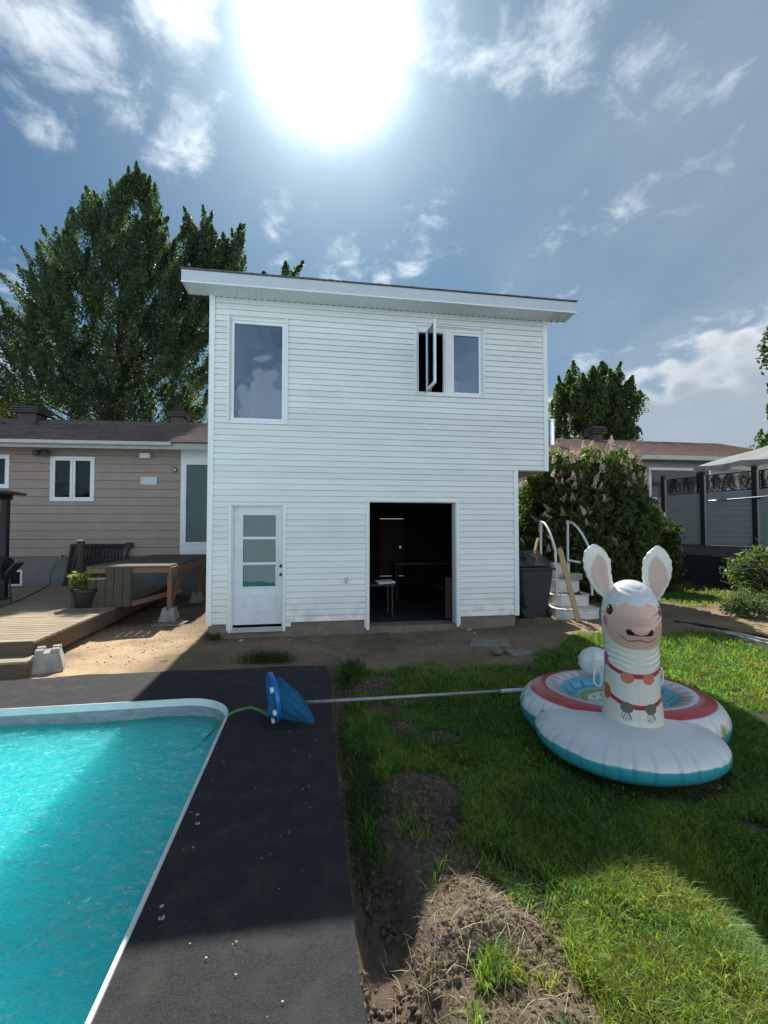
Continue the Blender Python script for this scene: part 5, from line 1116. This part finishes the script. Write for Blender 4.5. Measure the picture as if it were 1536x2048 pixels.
# debris flecks on the surround
V_ = []; F__ = []; rs = random.Random(12)
for i in range(130):
    s0 = -rs.random()*DECKW*.97; t0 = -rs.random()*5.0-.05; p = lp(s0, t0, .011); r_ = rs.choice((.0015, .002, .0025, .0045)); a = rs.random()*6.3; b = len(V_)
    for k in range(5): V_.append((p.x+r_*cos(a+k*1.257)*(1+rs.random()*.7), p.y+r_*sin(a+k*1.257), p.z+(.003 if k % 2 else .0)))
    F__.append((b, b+1, b+2, b+3, b+4))
me = MB(); me.v = V_; me.f = F__; me.m = [0]*len(F__); o_ = me.build('debris_flecks', mat('fleck', (.38, .35, .30), (.5, .48, .44))); setp(o_, kind='stuff')
# slabs and rock near the house, paper scraps
def slab_obj(px_, py_, w_, d_, h_, rz_, label, tilt=0):
    p = G(px_, py_); rs = random.Random(int(px_)); P = [(-w_, -d_), (-w_*.2, -d_*1.05), (w_, -d_*.9), (w_*1.02, d_*.3), (w_*.85, d_), (-w_*.9, d_*.95)]
    o = MB().prism(P, 0, h_).build('paving_slab', STONE, None, bevel=.007); zg = float(ground(np.array([p.x]), np.array([p.y]))[0]); o.location = (p.x, p.y, zg-.008); o.rotation_euler = (tilt, 0, rz_); setp(o, label, 'paving slab', 'slabs lying on the dirt')
slab_obj(978, 1287, .31, .17, .05, R(-8), 'large flat concrete slab lying on the dirt before the doorway', .04); slab_obj(1036, 1303, .19, .13, .045, R(20), 'smaller broken concrete slab to the right of the round stone'); slab_obj(697, 1318, .10, .06, .05, R(10), 'small dark stone slab at the corner of the black surround')
p = G(994, 1305); b = MB(); prof = [(.02, 0), (.07, .01), (.085, .04), (.07, .085), (.035, .105), (.0, .11)]; o_ = b.lathe(prof, 14).build('round_stone', mat('stone_pinkish', (.22, .17, .15), (.15, .12, .11), rough=.9, bump=.6, bscale=40), None, smooth=True)
for v_ in o_.data.vertices: v_.co.x *= 1+.15*sin(v_.co.z*50); v_.co.y *= .8
o_.location = (p.x, p.y, -.03); setp(o_, 'round stone resting between the two concrete slabs', 'stone')
for i, (px_, py_) in enumerate(((482, 1279), (579, 1277), (629, 1277), (739, 1268), (741, 1273), (938, 1258), (949, 1264), (603, 1278), (455, 1330))):
    p = G(px_, py_); zg = float(ground(np.array([p.x]), np.array([p.y]))[0]); o = MB().add([(-.045, -.01, 0), (.04, -.02, .004), (.05, .012, .012), (-.03, .02, .006), (-.04, -.008, -.004), (.04, -.018, 0)], [(0, 1, 2, 3), (0, 4, 5, 1)]).build('paper_scrap', WHITEP); o.location = (p.x, p.y, zg+.012); o.rotation_euler = (0, 0, i*1.3); s_ = (.9, .6, .6, .8, .5, .9, 1.0, .4, .3)[i]; o.scale = (s_, s_, s_); setp(o, ('white scrap on the dirt under the entry door, left of centre', 'white scrap on the dirt below the right edge of the entry door', 'white scrap on the dirt between the entry door and the doorway', 'white scrap on the dirt at the left foot of the open doorway', 'smallest white scrap just before the left foot of the open doorway', 'upper white scrap on the dirt right of the open doorway', 'lower white scrap on the dirt right of the open doorway', 'tiny white scrap just right of the entry door threshold', 'tiny white scrap on the dirt far from the house near the surround')[i], 'scrap', 'white scraps on the dirt')

# ------------------------------------------------------------------ grass, straw, clods
def blades(P, h, w_, lean, cols, rs, flat=False):
    n = len(P); a = rs.random(n)*2*pi; dx = np.cos(a); dy = np.sin(a); hh = h*(.5+.8*rs.random(n)); ww = w_*(.6+.8*rs.random(n)); l1 = lean*(.3+1.1*rs.random(n))
    b = rs.random(n)*2*pi; sx_ = -np.sin(b); sy_ = np.cos(b)
    base = P; mid = P+np.stack([dx*hh*l1*.35, dy*hh*l1*.35, hh*.62*(1 if not flat else .25)], 1); tip_ = P+np.stack([dx*hh*l1, dy*hh*l1, hh*(1-.35*np.minimum(l1, 1.2))*(1 if not flat else .18)], 1)
    sd = np.stack([sx_*ww/2, sy_*ww/2, 0*ww], 1)
    Vv = np.stack([base-sd, base+sd, mid+sd*.8, mid-sd*.8, tip_], 1).reshape(-1, 3); i = np.arange(n)[:, None]*5
    T1 = i+np.array([[0, 1, 2]]); T2 = i+np.array([[0, 2, 3]]); T3 = i+np.array([[3, 2, 4]]); F_ = np.concatenate([T1, T2, T3]); return Vv, F_, np.repeat(cols, 5, 0)
rs = np.random.default_rng(21)
def scatter(n, x0, x1, y0, y1): return rs.random(n)*(x1-x0)+x0, rs.random(n)*(y1-y0)+y0
VB, FB_, CB = [], [], []; base = 0
def colour(x, y, n):
    g = np.array([.105, .235, .058]); yl = np.array([.25, .31, .06]); dr = np.array([.30, .24, .10]); k = fbm(x*2.2, y*2.2, 3, 33)[:, None]; q = rs.random((n, 1))
    c = g*(.5+1.1*rs.random((n, 1))**1.5)*(.75+.6*fbm(x*5, y*5, 2, 44)[:, None])+(yl-g)*ss(k, .45, .75)*.5; c = np.where(q > .955, dr, c); return c
for (n, x0, x1, y0, y1, h, w_) in ((150000, -.15, 2.9, 1.4, 3.0, .10, .0048), (120000, -.5, 3.6, 3.0, 4.6, .075, .0055), (100000, -.8, 5.6, 4.6, 7.8, .07, .008), (30000, 2.4, 9, 7.6, 12, .08, .013), (14000, 3, 14, 12, 18, .10, .02)):
    xx, yy = scatter(n, x0, x1, y0, y1); inv = np.abs((xx)/yy) < .93; xx = xx[inv]; yy = yy[inv]
    pr = lawnmask(xx, yy)*np.clip(1-1.15*baremask(xx, yy)+.06, 0, 1); tuft = .35+.65*ss(fbm(xx*9, yy*9, 2, 55), .35, .62); kp = rs.random(len(xx)) < pr*tuft
    xx = xx[kp]; yy = yy[kp]; zz = ground(xx, yy, False)-.004; P = np.stack([xx, yy, zz], 1); hf = (.55+.9*fbm(xx*3.1, yy*3.1, 3, 66))
    inflt = (((xx-1.98)/.70)**2+((yy-3.7)/.62)**2 < 1); hf = np.where(inflt, .12, hf)
    s_, t__ = surround(xx, yy); hf = hf*np.where((s_ < .5) & (yy > 2.8), 1.5, 1)
    Vv, F_, C_ = blades(P, h*hf, w_, .85, colour(xx, yy, len(xx)), rs); VB.append(Vv); FB_.append(F_+base); CB.append(C_); base += len(Vv)
n = 5200; xx, yy = scatter(n, .3, 3.2, 1.45, 5.0); kp = (lawnmask(xx, yy)*(1-baremask(xx, yy)) > .6) & (fbm(xx*3, yy*3, 3, 123) > .56); P = np.stack([xx[kp], yy[kp], ground(xx[kp], yy[kp], False)+.05+.03*rs.random(kp.sum())], 1)
vq, fq, cq = leafset(rs, len(P), lambda k: P, .013, np.array([[.10, .20, .05], [.14, .24, .07]]), 1.0); fq = np.concatenate([fq[:, [0, 1, 2]], fq[:, [0, 2, 3]]]); VB.append(vq); FB_.append(fq+base); CB.append(cq); base += len(vq)
# tufts: by the surround's back edge, the foundation, right by the trench
for (px_, py_, n, rx_, ry_, h) in ((537, 1318, 1100, .18, .07, .15), (428, 1277, 120, .07, .04, .16), (1210, 1285, 250, .15, .1, .06), (700, 1345, 900, .08, .25, .12), (725, 1600, 1100, .07, .30, .11), (705, 1470, 600, .07, .35, .12), (1050, 1640, 500, .3, .2, .1)):
    c = G(px_, py_); P = np.stack([c.x+rs.normal(size=n)*rx_, c.y+rs.normal(size=n)*ry_, np.zeros(n)], 1); P[:, 2] = ground(P[:, 0], P[:, 1], False)
    ok = ~((surround(P[:, 0], P[:, 1])[0] < .015) & (surround(P[:, 0], P[:, 1])[1] < .03)); P = P[ok]; cc = np.array([.05, .10, .025])*(.6+.8*rs.random((len(P), 1))); Vv, F_, C_ = blades(P, h, .006, 1.0, cc, rs); VB.append(Vv); FB_.append(F_+base); CB.append(C_); base += len(Vv)
setp(npmesh('grass', np.concatenate(VB), np.concatenate(FB_), GRASSM, col=np.concatenate(CB)), kind='stuff')
VB, FB_, CB = [], [], []; base = 0
for bx, by, rx, ry, h in BL[:14]:
    n = int(900*rx*ry/.06); P = np.stack([bx+rs.normal(size=n)*rx*.65, by+rs.normal(size=n)*ry*.65, np.zeros(n)], 1); P = P[surround(P[:, 0], P[:, 1])[0] > .02]; P[:, 2] = ground(P[:, 0], P[:, 1])+.006
    cc = np.array([.30, .23, .13])*(.35+.85*rs.random((len(P), 1))); Vv, F_, C_ = blades(P, .04, .0026, 1.6, cc, rs, flat=True); VB.append(Vv); FB_.append(F_+base); CB.append(C_); base += len(Vv)
for (px_, py_, n, r_, h) in ((800, 1458, 260, .07, .05), (865, 1905, 110, .020, .05), (905, 1790, 50, .035, .04), (840, 1600, 160, .07, .05), (900, 1745, 60, .05, .045), (860, 1975, 50, .06, .04), (1010, 1880, 25, .12, .04)):
    c = G(px_, py_, .05); P = np.stack([c.x+rs.normal(size=n)*r_, c.y+rs.normal(size=n)*r_, np.zeros(n)], 1); P[:, 2] = ground(P[:, 0], P[:, 1]); cc = np.array([.34, .27, .15])*(.4+.8*rs.random((len(P), 1))); Vv, F_, C_ = blades(P, h, .0032, 1.5, cc, rs); VB.append(Vv); FB_.append(F_+base); CB.append(C_); base += len(Vv)
n = 1700; xx, yy = scatter(n, -.1, 2.6, 1.4, 3.4); kp = lawnmask(xx, yy) > .5; xx = xx[kp]; yy = yy[kp]; P = np.stack([xx, yy, ground(xx, yy, False)+.035], 1); Vv, F_, C_ = blades(P, .07, .003, 1.5, np.array([.42, .34, .17])*(.5+.7*rs.random((len(P), 1))), rs, flat=True); VB.append(Vv); FB_.append(F_+base); CB.append(C_); base += len(Vv)
# scattered over the dirt yard
n = 1500; xx, yy = scatter(n, -4.5, 3.2, 6.1, 8.2); kp = (fbm(xx*2, yy*2, 2, 14) > .5); P = np.stack([xx[kp], yy[kp], ground(xx[kp], yy[kp])+.004], 1); Vv, F_, C_ = blades(P, .06, .004, 1.6, np.array([.30, .23, .14])*(.4+.8*rs.random((len(P), 1))), rs, flat=True); VB.append(Vv); FB_.append(F_+base); CB.append(C_); base += len(Vv)
setp(npmesh('straw', np.concatenate(VB), np.concatenate(FB_), STRAWM, col=np.concatenate(CB)), kind='stuff')
# clods: jittered octahedra
oc = np.array([[1, 0, 0], [-1, 0, 0], [0, 1, 0], [0, -1, 0], [0, 0, 1], [0, 0, -.5]], float); of = np.array([[0, 2, 4], [2, 1, 4], [1, 3, 4], [3, 0, 4], [2, 0, 5], [1, 2, 5], [3, 1, 5], [0, 3, 5]])
xx, yy = scatter(60000, -.6, 1.6, 1.45, 6.0); kp = rs.random(len(xx)) < baremask(xx, yy)*(.15+.9*ss(fbm(xx*6, yy*6, 3, 77), .42, .62)); xx = xx[kp]; yy = yy[kp]; n = len(xx)
sz = .0025+.020*rs.random(n)**6; ctr = np.stack([xx, yy, ground(xx, yy)+sz*.3], 1); Vv = (oc[None]*(.7+.6*rs.random((n, 6, 1)))*sz[:, None, None]+ctr[:, None]).reshape(-1, 3); F_ = (of[None]+np.arange(n)[:, None, None]*6).reshape(-1, 3)
setp(npmesh('soil_clods', Vv, F_, CLODM), kind='stuff')
xx, yy = scatter(9000, -6, 6, 6.1, 9.5); kp = (lawnmask(xx, yy) < .4) & (surround(xx, yy)[1] > .1); xx = xx[kp]; yy = yy[kp]; n = len(xx); sz = .004+.012*rs.random(n)**6; ctr = np.stack([xx, yy, ground(xx, yy)+sz*.2], 1)
Vv = (oc[None]*(.7+.6*rs.random((n, 6, 1)))*sz[:, None, None]+ctr[:, None]).reshape(-1, 3); F_ = (of[None]+np.arange(n)[:, None, None]*6).reshape(-1, 3)
setp(npmesh('pebbles', Vv, F_, mat('pebble', (.26, .22, .18), (.17, .145, .12), rough=.9)), kind='stuff')

# ------------------------------------------------------------------ trees and shrubs
def crown(rows, dep, ncl, nleaf, crad, lsize, cols, rs, depthf=.42, up=1.5, spikes=0):
    ys = np.array([r[0] for r in rows], float); xl = np.array([r[1] for r in rows], float); xr = np.array([r[2] for r in rows], float)
    wts = np.interp(np.linspace(ys[0], ys[-1], 400), ys, xr-xl)+6; yq = np.linspace(ys[0], ys[-1], 400); y_ = rs.choice(yq, ncl, p=wts/wts.sum()); a = np.interp(y_, ys, xl); b = np.interp(y_, ys, xr)
    th = rs.random(ncl)*2*pi; rr = np.sqrt(rs.random(ncl)**.75); m_ = dep/FPX; hw = (b-a)/2*m_; cxp = ((a+b)/2-768)*m_+hw*rr*np.cos(th); cyp = dep+hw*rr*np.sin(th)*depthf/.5*.5*1.6; czp = CAMZ-(y_-1052)*m_
    C = np.stack([cxp, cyp, czp], 1); edge_ = np.minimum(1, .45+hw/(crad*3))
    # every cluster is a spray that rises and leans outwards, tapering to a tip
    axc = (xl[-1]+xr[-1])/2; trx = ((xl+xr).mean()/2-768)*m_
    D = np.stack([(cxp-trx)*.16, (cyp-dep)*.16, np.full(ncl, 1.0)], 1)+rs.normal(size=(ncl, 3))*.22; D[:, 2] = np.abs(D[:, 2])/max(.3, up)*2.0; D /= np.linalg.norm(D, axis=1)[:, None]
    ln = crad*up*(.55+.8*rs.random(ncl))*edge_; i = rs.integers(0, ncl, nleaf); t_ = rs.random(nleaf)**1.1; rad_ = crad*.62*(.55+.75*_h(i, i*3, 4))*(1-t_)**.8*edge_[i]+.012
    off_ = rs.normal(size=(nleaf, 3)); off_ *= (rs.random((nleaf, 1))**.4)/np.linalg.norm(off_, axis=1)[:, None]; off_ *= rad_[:, None]
    off_ = off_+D[i]*((t_-.38)*ln[i])[:, None]
    P = C[i]+off_; shade = .75+.5*_h(i, i*7, 9)[:, None]
    Vv, F_, Cc = leafset(rs, nleaf, lambda n: P, lsize, cols, 1.15); return Vv, F_, Cc*np.repeat(shade, 4, 0), C
def tree(name, rows_list, dep, basex, cols, label, ncl, nleaf, crad, lsize, trunkr, up=1.5, seed=1, group=None, cat='tree', lm_=LEAF, gz=0., spikes=0):
    rs = np.random.default_rng(seed); bx = (basex-768)*dep/FPX; t_ = thing(name, (bx, dep, gz), 0, label, cat, group); Vs, Fs_, Cs, CC = [], [], [], []; base = 0
    for rows, fr in rows_list:
        Vv, F_, Cc, C = crown(rows, dep, int(ncl*fr), int(nleaf*fr), crad, lsize, cols, rs, up=up, spikes=int(spikes*fr)); Vs.append(Vv); Fs_.append(F_+base); Cs.append(Cc); CC.append(C); base += len(Vv)
    off_ = np.array([bx, dep, gz]); npmesh('crown', np.concatenate(Vs)-off_, np.concatenate(Fs_), lm_, t_, np.concatenate(Cs))
    C = np.concatenate(CC)-off_; top_ = C[:, 2].max(); m = MB(); m.tube([(0, 0, -.3), (.05, 0, top_*.3), (-.05, .05, top_*.6), (0, 0, top_*.93)], [trunkr*1.15, trunkr, trunkr*.55, trunkr*.1], 10); m.build('trunk', BARK, t_, smooth=True)
    m = MB(); R_ = random.Random(seed)
    for i in R_.sample(range(len(C)), min(len(C), 110)):
        q = Vector(C[i]); z0 = max(.15*top_, q.z-(.5+R_.random()*.5)*Vector((q.x, q.y, 0)).length-.3); f = min(.9, z0/top_); s0 = Vector((0, 0, z0)); md = s0.lerp(q, .5)+Vector((0, 0, -.08*(q-s0).length)); rr = trunkr*.30*(1-f)+.012
        m.tube([s0, md, q], [rr, rr*.6, rr*.2], 5, caps=False)
    m.build('limbs', BARK, t_); return t_
G1 = np.array([[.055, .085, .030], [.04, .07, .028], [.075, .10, .035], [.045, .075, .035]])*1.5
G1r = np.array([[.055, .085, .030], [.04, .07, .028], [.075, .10, .035], [.095, .10, .04], [.045, .08, .045]])*1.35*np.array([.92, 1, 1.3])
main = [(343, 242, 262), (360, 236, 298), (385, 212, 303), (415, 180, 310), (440, 165, 322), (470, 110, 350), (500, 92, 362), (540, 84, 372), (575, 78, 390), (600, 30, 405), (640, 0, 420), (700, -60, 425), (770, -90, 430), (840, -90, 430)]
rt = [(436, 382, 402), (452, 372, 440), (470, 364, 482), (500, 362, 490), (530, 366, 484), (600, 368, 460)]
tree('maple_tree', [(main, .88), (rt, .12)], 22, 235, G1r, 'tall pointed maple tree towering behind the beige bungalow', 620, 250000, .85, .062, .28, up=2.0, seed=5, lm_=LEAF)
tree('broadleaf_tree', [([(738, 1185, 1230), (752, 1150, 1250), (775, 1125, 1262), (800, 1105, 1272), (825, 1100, 1280), (850, 1102, 1286), (880, 1110, 1290)], 1.)], 26, 1190, G1, 'rounded green tree behind the roof right of the white house', 120, 42000, .95, .085, .2, up=1.3, seed=8)
tree('broadleaf_tree', [([(522, 550, 566), (535, 530, 600), (560, 520, 610), (620, 520, 620)], 1.)], 24, 565, G1, 'treetop barely showing above the roof edge of the white house', 26, 3500, .6, .10, .15, seed=9)
tree('broadleaf_tree', [([(800, -60, 30), (820, -90, 48), (845, -90, 60)], 1.)], 34, 0, G1*1.3, 'low pale green tree at far left beyond the bungalow roof', 40, 5000, 1.0, .14, .15, seed=10)
tree('broadleaf_tree', [([(655, 1565, 1660), (690, 1544, 1700), (740, 1548, 1720), (800, 1548, 1720), (840, 1560, 1700)], 1.)], 16, 1620, G1, 'dark tree whose leaves enter the right edge high above the fence', 90, 12000, .5, .07, .14, seed=12)
tree('broadleaf_tree', [([(862, 1545, 1600), (880, 1530, 1640), (900, 1520, 1660), (930, 1515, 1660)], 1.)], 22, 1580, G1*1.2, 'green treetop beyond the neighbour roof at the right edge', 40, 6000, .6, .08, .14, seed=13)
# flowering bush: real depth, rounded
bc = Vector(((1178-768)*11/FPX, 11.2, 0)); bush = thing('flowering_bush', bc, 0, 'large rounded shrub covered in pale pink and cream flower cones', 'bush')
rs = np.random.default_rng(31); ncl = 520; th = rs.random(ncl)*2*pi; hz = rs.random(ncl)**.8; zz = .25+3.2*hz; wid = 1.42*np.sqrt(np.clip(1-((zz-1.95)/2.3)**2, .06, 1))*(.82+.4*vnoise(th*1.3, zz*1.1, 3)); rr = wid*rs.random(ncl)**.38
C = np.stack([rr*np.cos(th), rr*np.sin(th)*.85, zz], 1); C[:, 0] += .12*(zz-2)*-.3
n = 60000; i = rs.integers(0, ncl, n); off_ = rs.normal(size=(n, 3)); off_ *= .26*(rs.random((n, 1))**.33)/np.linalg.norm(off_, axis=1)[:, None]; P = C[i]+off_; P[:, 2] = np.maximum(P[:, 2], .05)
BC = np.array([[.040, .068, .022], [.03, .055, .02], [.065, .085, .03], [.05, .075, .02]])*1.5; Vv, F_, C_ = leafset(rs, n, lambda k: P, .055, BC, 1.4); topm = np.repeat(ss(P[:, 2], 2.6, 3.6)*rs.random(n), 4)[:, None]; C_ = C_*(1+.9*topm*np.array([1.3, 1, .6])); npmesh('foliage', Vv, F_, LEAFB, bush, C_)
m = MB(); 
for k in range(26):
    q = Vector(C[rs.integers(0, ncl)]); m.tube([(q.x*.12, q.y*.12, -.1), (q.x*.4, q.y*.4, q.z*.55), tuple(q)], [.03, .02, .006], 5, caps=False)
m.build('stems', BARK, bush)
# one flower cone made of many petals, copied
def conemesh(seed):
    r = np.random.default_rng(seed); n = 110; h = r.random(n); a = r.random(n)*2*pi; rad_ = .075*(1-h)**.8*(.6+.4*r.random(n)); P = np.stack([rad_*np.cos(a), rad_*np.sin(a), h*.23-.04], 1)
    cs = (np.array([[.80, .62, .54], [.82, .76, .64], [.72, .50, .44]]), np.array([[.84, .80, .68], [.74, .72, .56], [.82, .66, .56]]), np.array([[.50, .34, .26], [.46, .36, .26], [.58, .46, .38]]))[seed % 3]
    return leafset(r, n, lambda k: P, .020, cs, 1.0)
protos = []
surf = [j for j in range(ncl) if rr[j] > .62*wid[j] or zz[j] > 3.1]; rs2 = random.Random(4); fl_n = 0
cand = rs2.sample(surf, len(surf)); 
while fl_n < 3000 and len([1 for q in bush.children if q.name.startswith('flower')]) < 290:
    j = cand[fl_n % len(cand)]; c = Vector(C[j]); out_ = Vector((c.x, c.y, (c.z-1.9)*.9)).normalized()
    dens = .10+(.75 if c.z > 2.6 else 0)+(.40 if c.x < -.2 and c.z > 1.2 else 0)
    fl_n += 1
    if out_.y > .45 or rs2.random() > dens or (c.z < 1.6 and c.x > 0.2): continue
    pos = c+out_*(.20+rs2.random()*.12)+Vector((rs2.uniform(-.14, .14), rs2.uniform(-.1, .1), rs2.uniform(-.1, .12))); rot_ = (rs2.uniform(-.5, .3), out_.x*.7+rs2.uniform(-.2, .2), rs2.random()*6); s_ = rs2.uniform(.55, .95)
    if len(protos) < 3: Vv, F_, C_ = conemesh(len(protos)); o = npmesh('flower_cone', Vv, F_, PETAL, bush, C_); protos.append(o); o.location = pos; o.rotation_euler = rot_; o.scale = (s_,)*3
    else: dup(protos[rs2.randrange(3)], bush, pos, rot_, (s_,)*3)
# dark shrub right of it and weeds by the fence
def shrub(name, px_, py_, w_, h_, n, ls, cols, label, seed, dep=None, cat='shrub'):
    rs = np.random.default_rng(seed); p = G(px_, py_) if dep is None else Vector(((px_-768)*dep/FPX, dep, 0)); t_ = thing(name, (p.x, p.y, 0), 0, label, cat); k = max(10, n//70); c = rs.normal(size=(k, 3)); c /= np.linalg.norm(c, axis=1)[:, None]; c *= (rs.random((k, 1))**.4); c = c*np.array([w_, w_*.7, h_/2])+np.array([0, 0, h_/2]); i = rs.integers(0, k, n); P = c[i]+rs.normal(size=(n, 3))*w_*.13; P[:, 2] = np.maximum(P[:, 2], .02)
    Vv, F_, C_ = leafset(rs, n, lambda q: P, ls, cols, 1.5); npmesh('foliage', Vv, F_, LEAFB, t_, C_); m = MB()
    for j in range(10): q = Vector(c[rs.integers(0, k)]); m.tube([(q.x*.2, q.y*.2, -.05), tuple(q)], [.012, .004], 5, caps=False)
    m.build('stems', BARK, t_); return t_
shrub('dark_shrub', 1300, 0, .75, 2.3, 12000, .05, BC*.8, 'dark leafy shrub in shade between the flowering bush and the fence', 41, dep=12.6)
shrub('small_shrub', 1050, 0, .38, 1.9, 1500, .05, G1*1.5, 'bright green shrub seen between the white house and the bush', 42, dep=13.2)
shrub('leafy_shrub', 1540, 1205, .85, 1.25, 4200, .05, G1*1.3, 'sprawling shrub with bare twigs at the right edge below the fence', 43)
p = G(1500, 1215); t_ = thing('bare_twigs', (p.x, p.y, 0), 0, 'bare pale twigs arching left out of the shrub at the right edge', 'twigs'); m = MB(); R_ = random.Random(6)
for k in range(9): a = Vector((R_.uniform(0, .6), R_.uniform(-.1, .2), R_.uniform(.4, .9))); b = a+Vector((-.3-R_.random()*.7, R_.uniform(-.3, .2), R_.uniform(.0, .35))); m.tube(smoothpath([a, a.lerp(b, .5)+Vector((0, 0, .12)), b], 4), .0045, 5)
m.build('twig', mat('pale_twig', (.20, .17, .14)), t_)
shrub('feathery_weed', 1505, 1240, .45, .55, 3500, .022, np.array([[.12, .17, .09], [.10, .15, .07]]), 'feathery grey green weeds on the ground at the right edge', 44, cat='weeds')
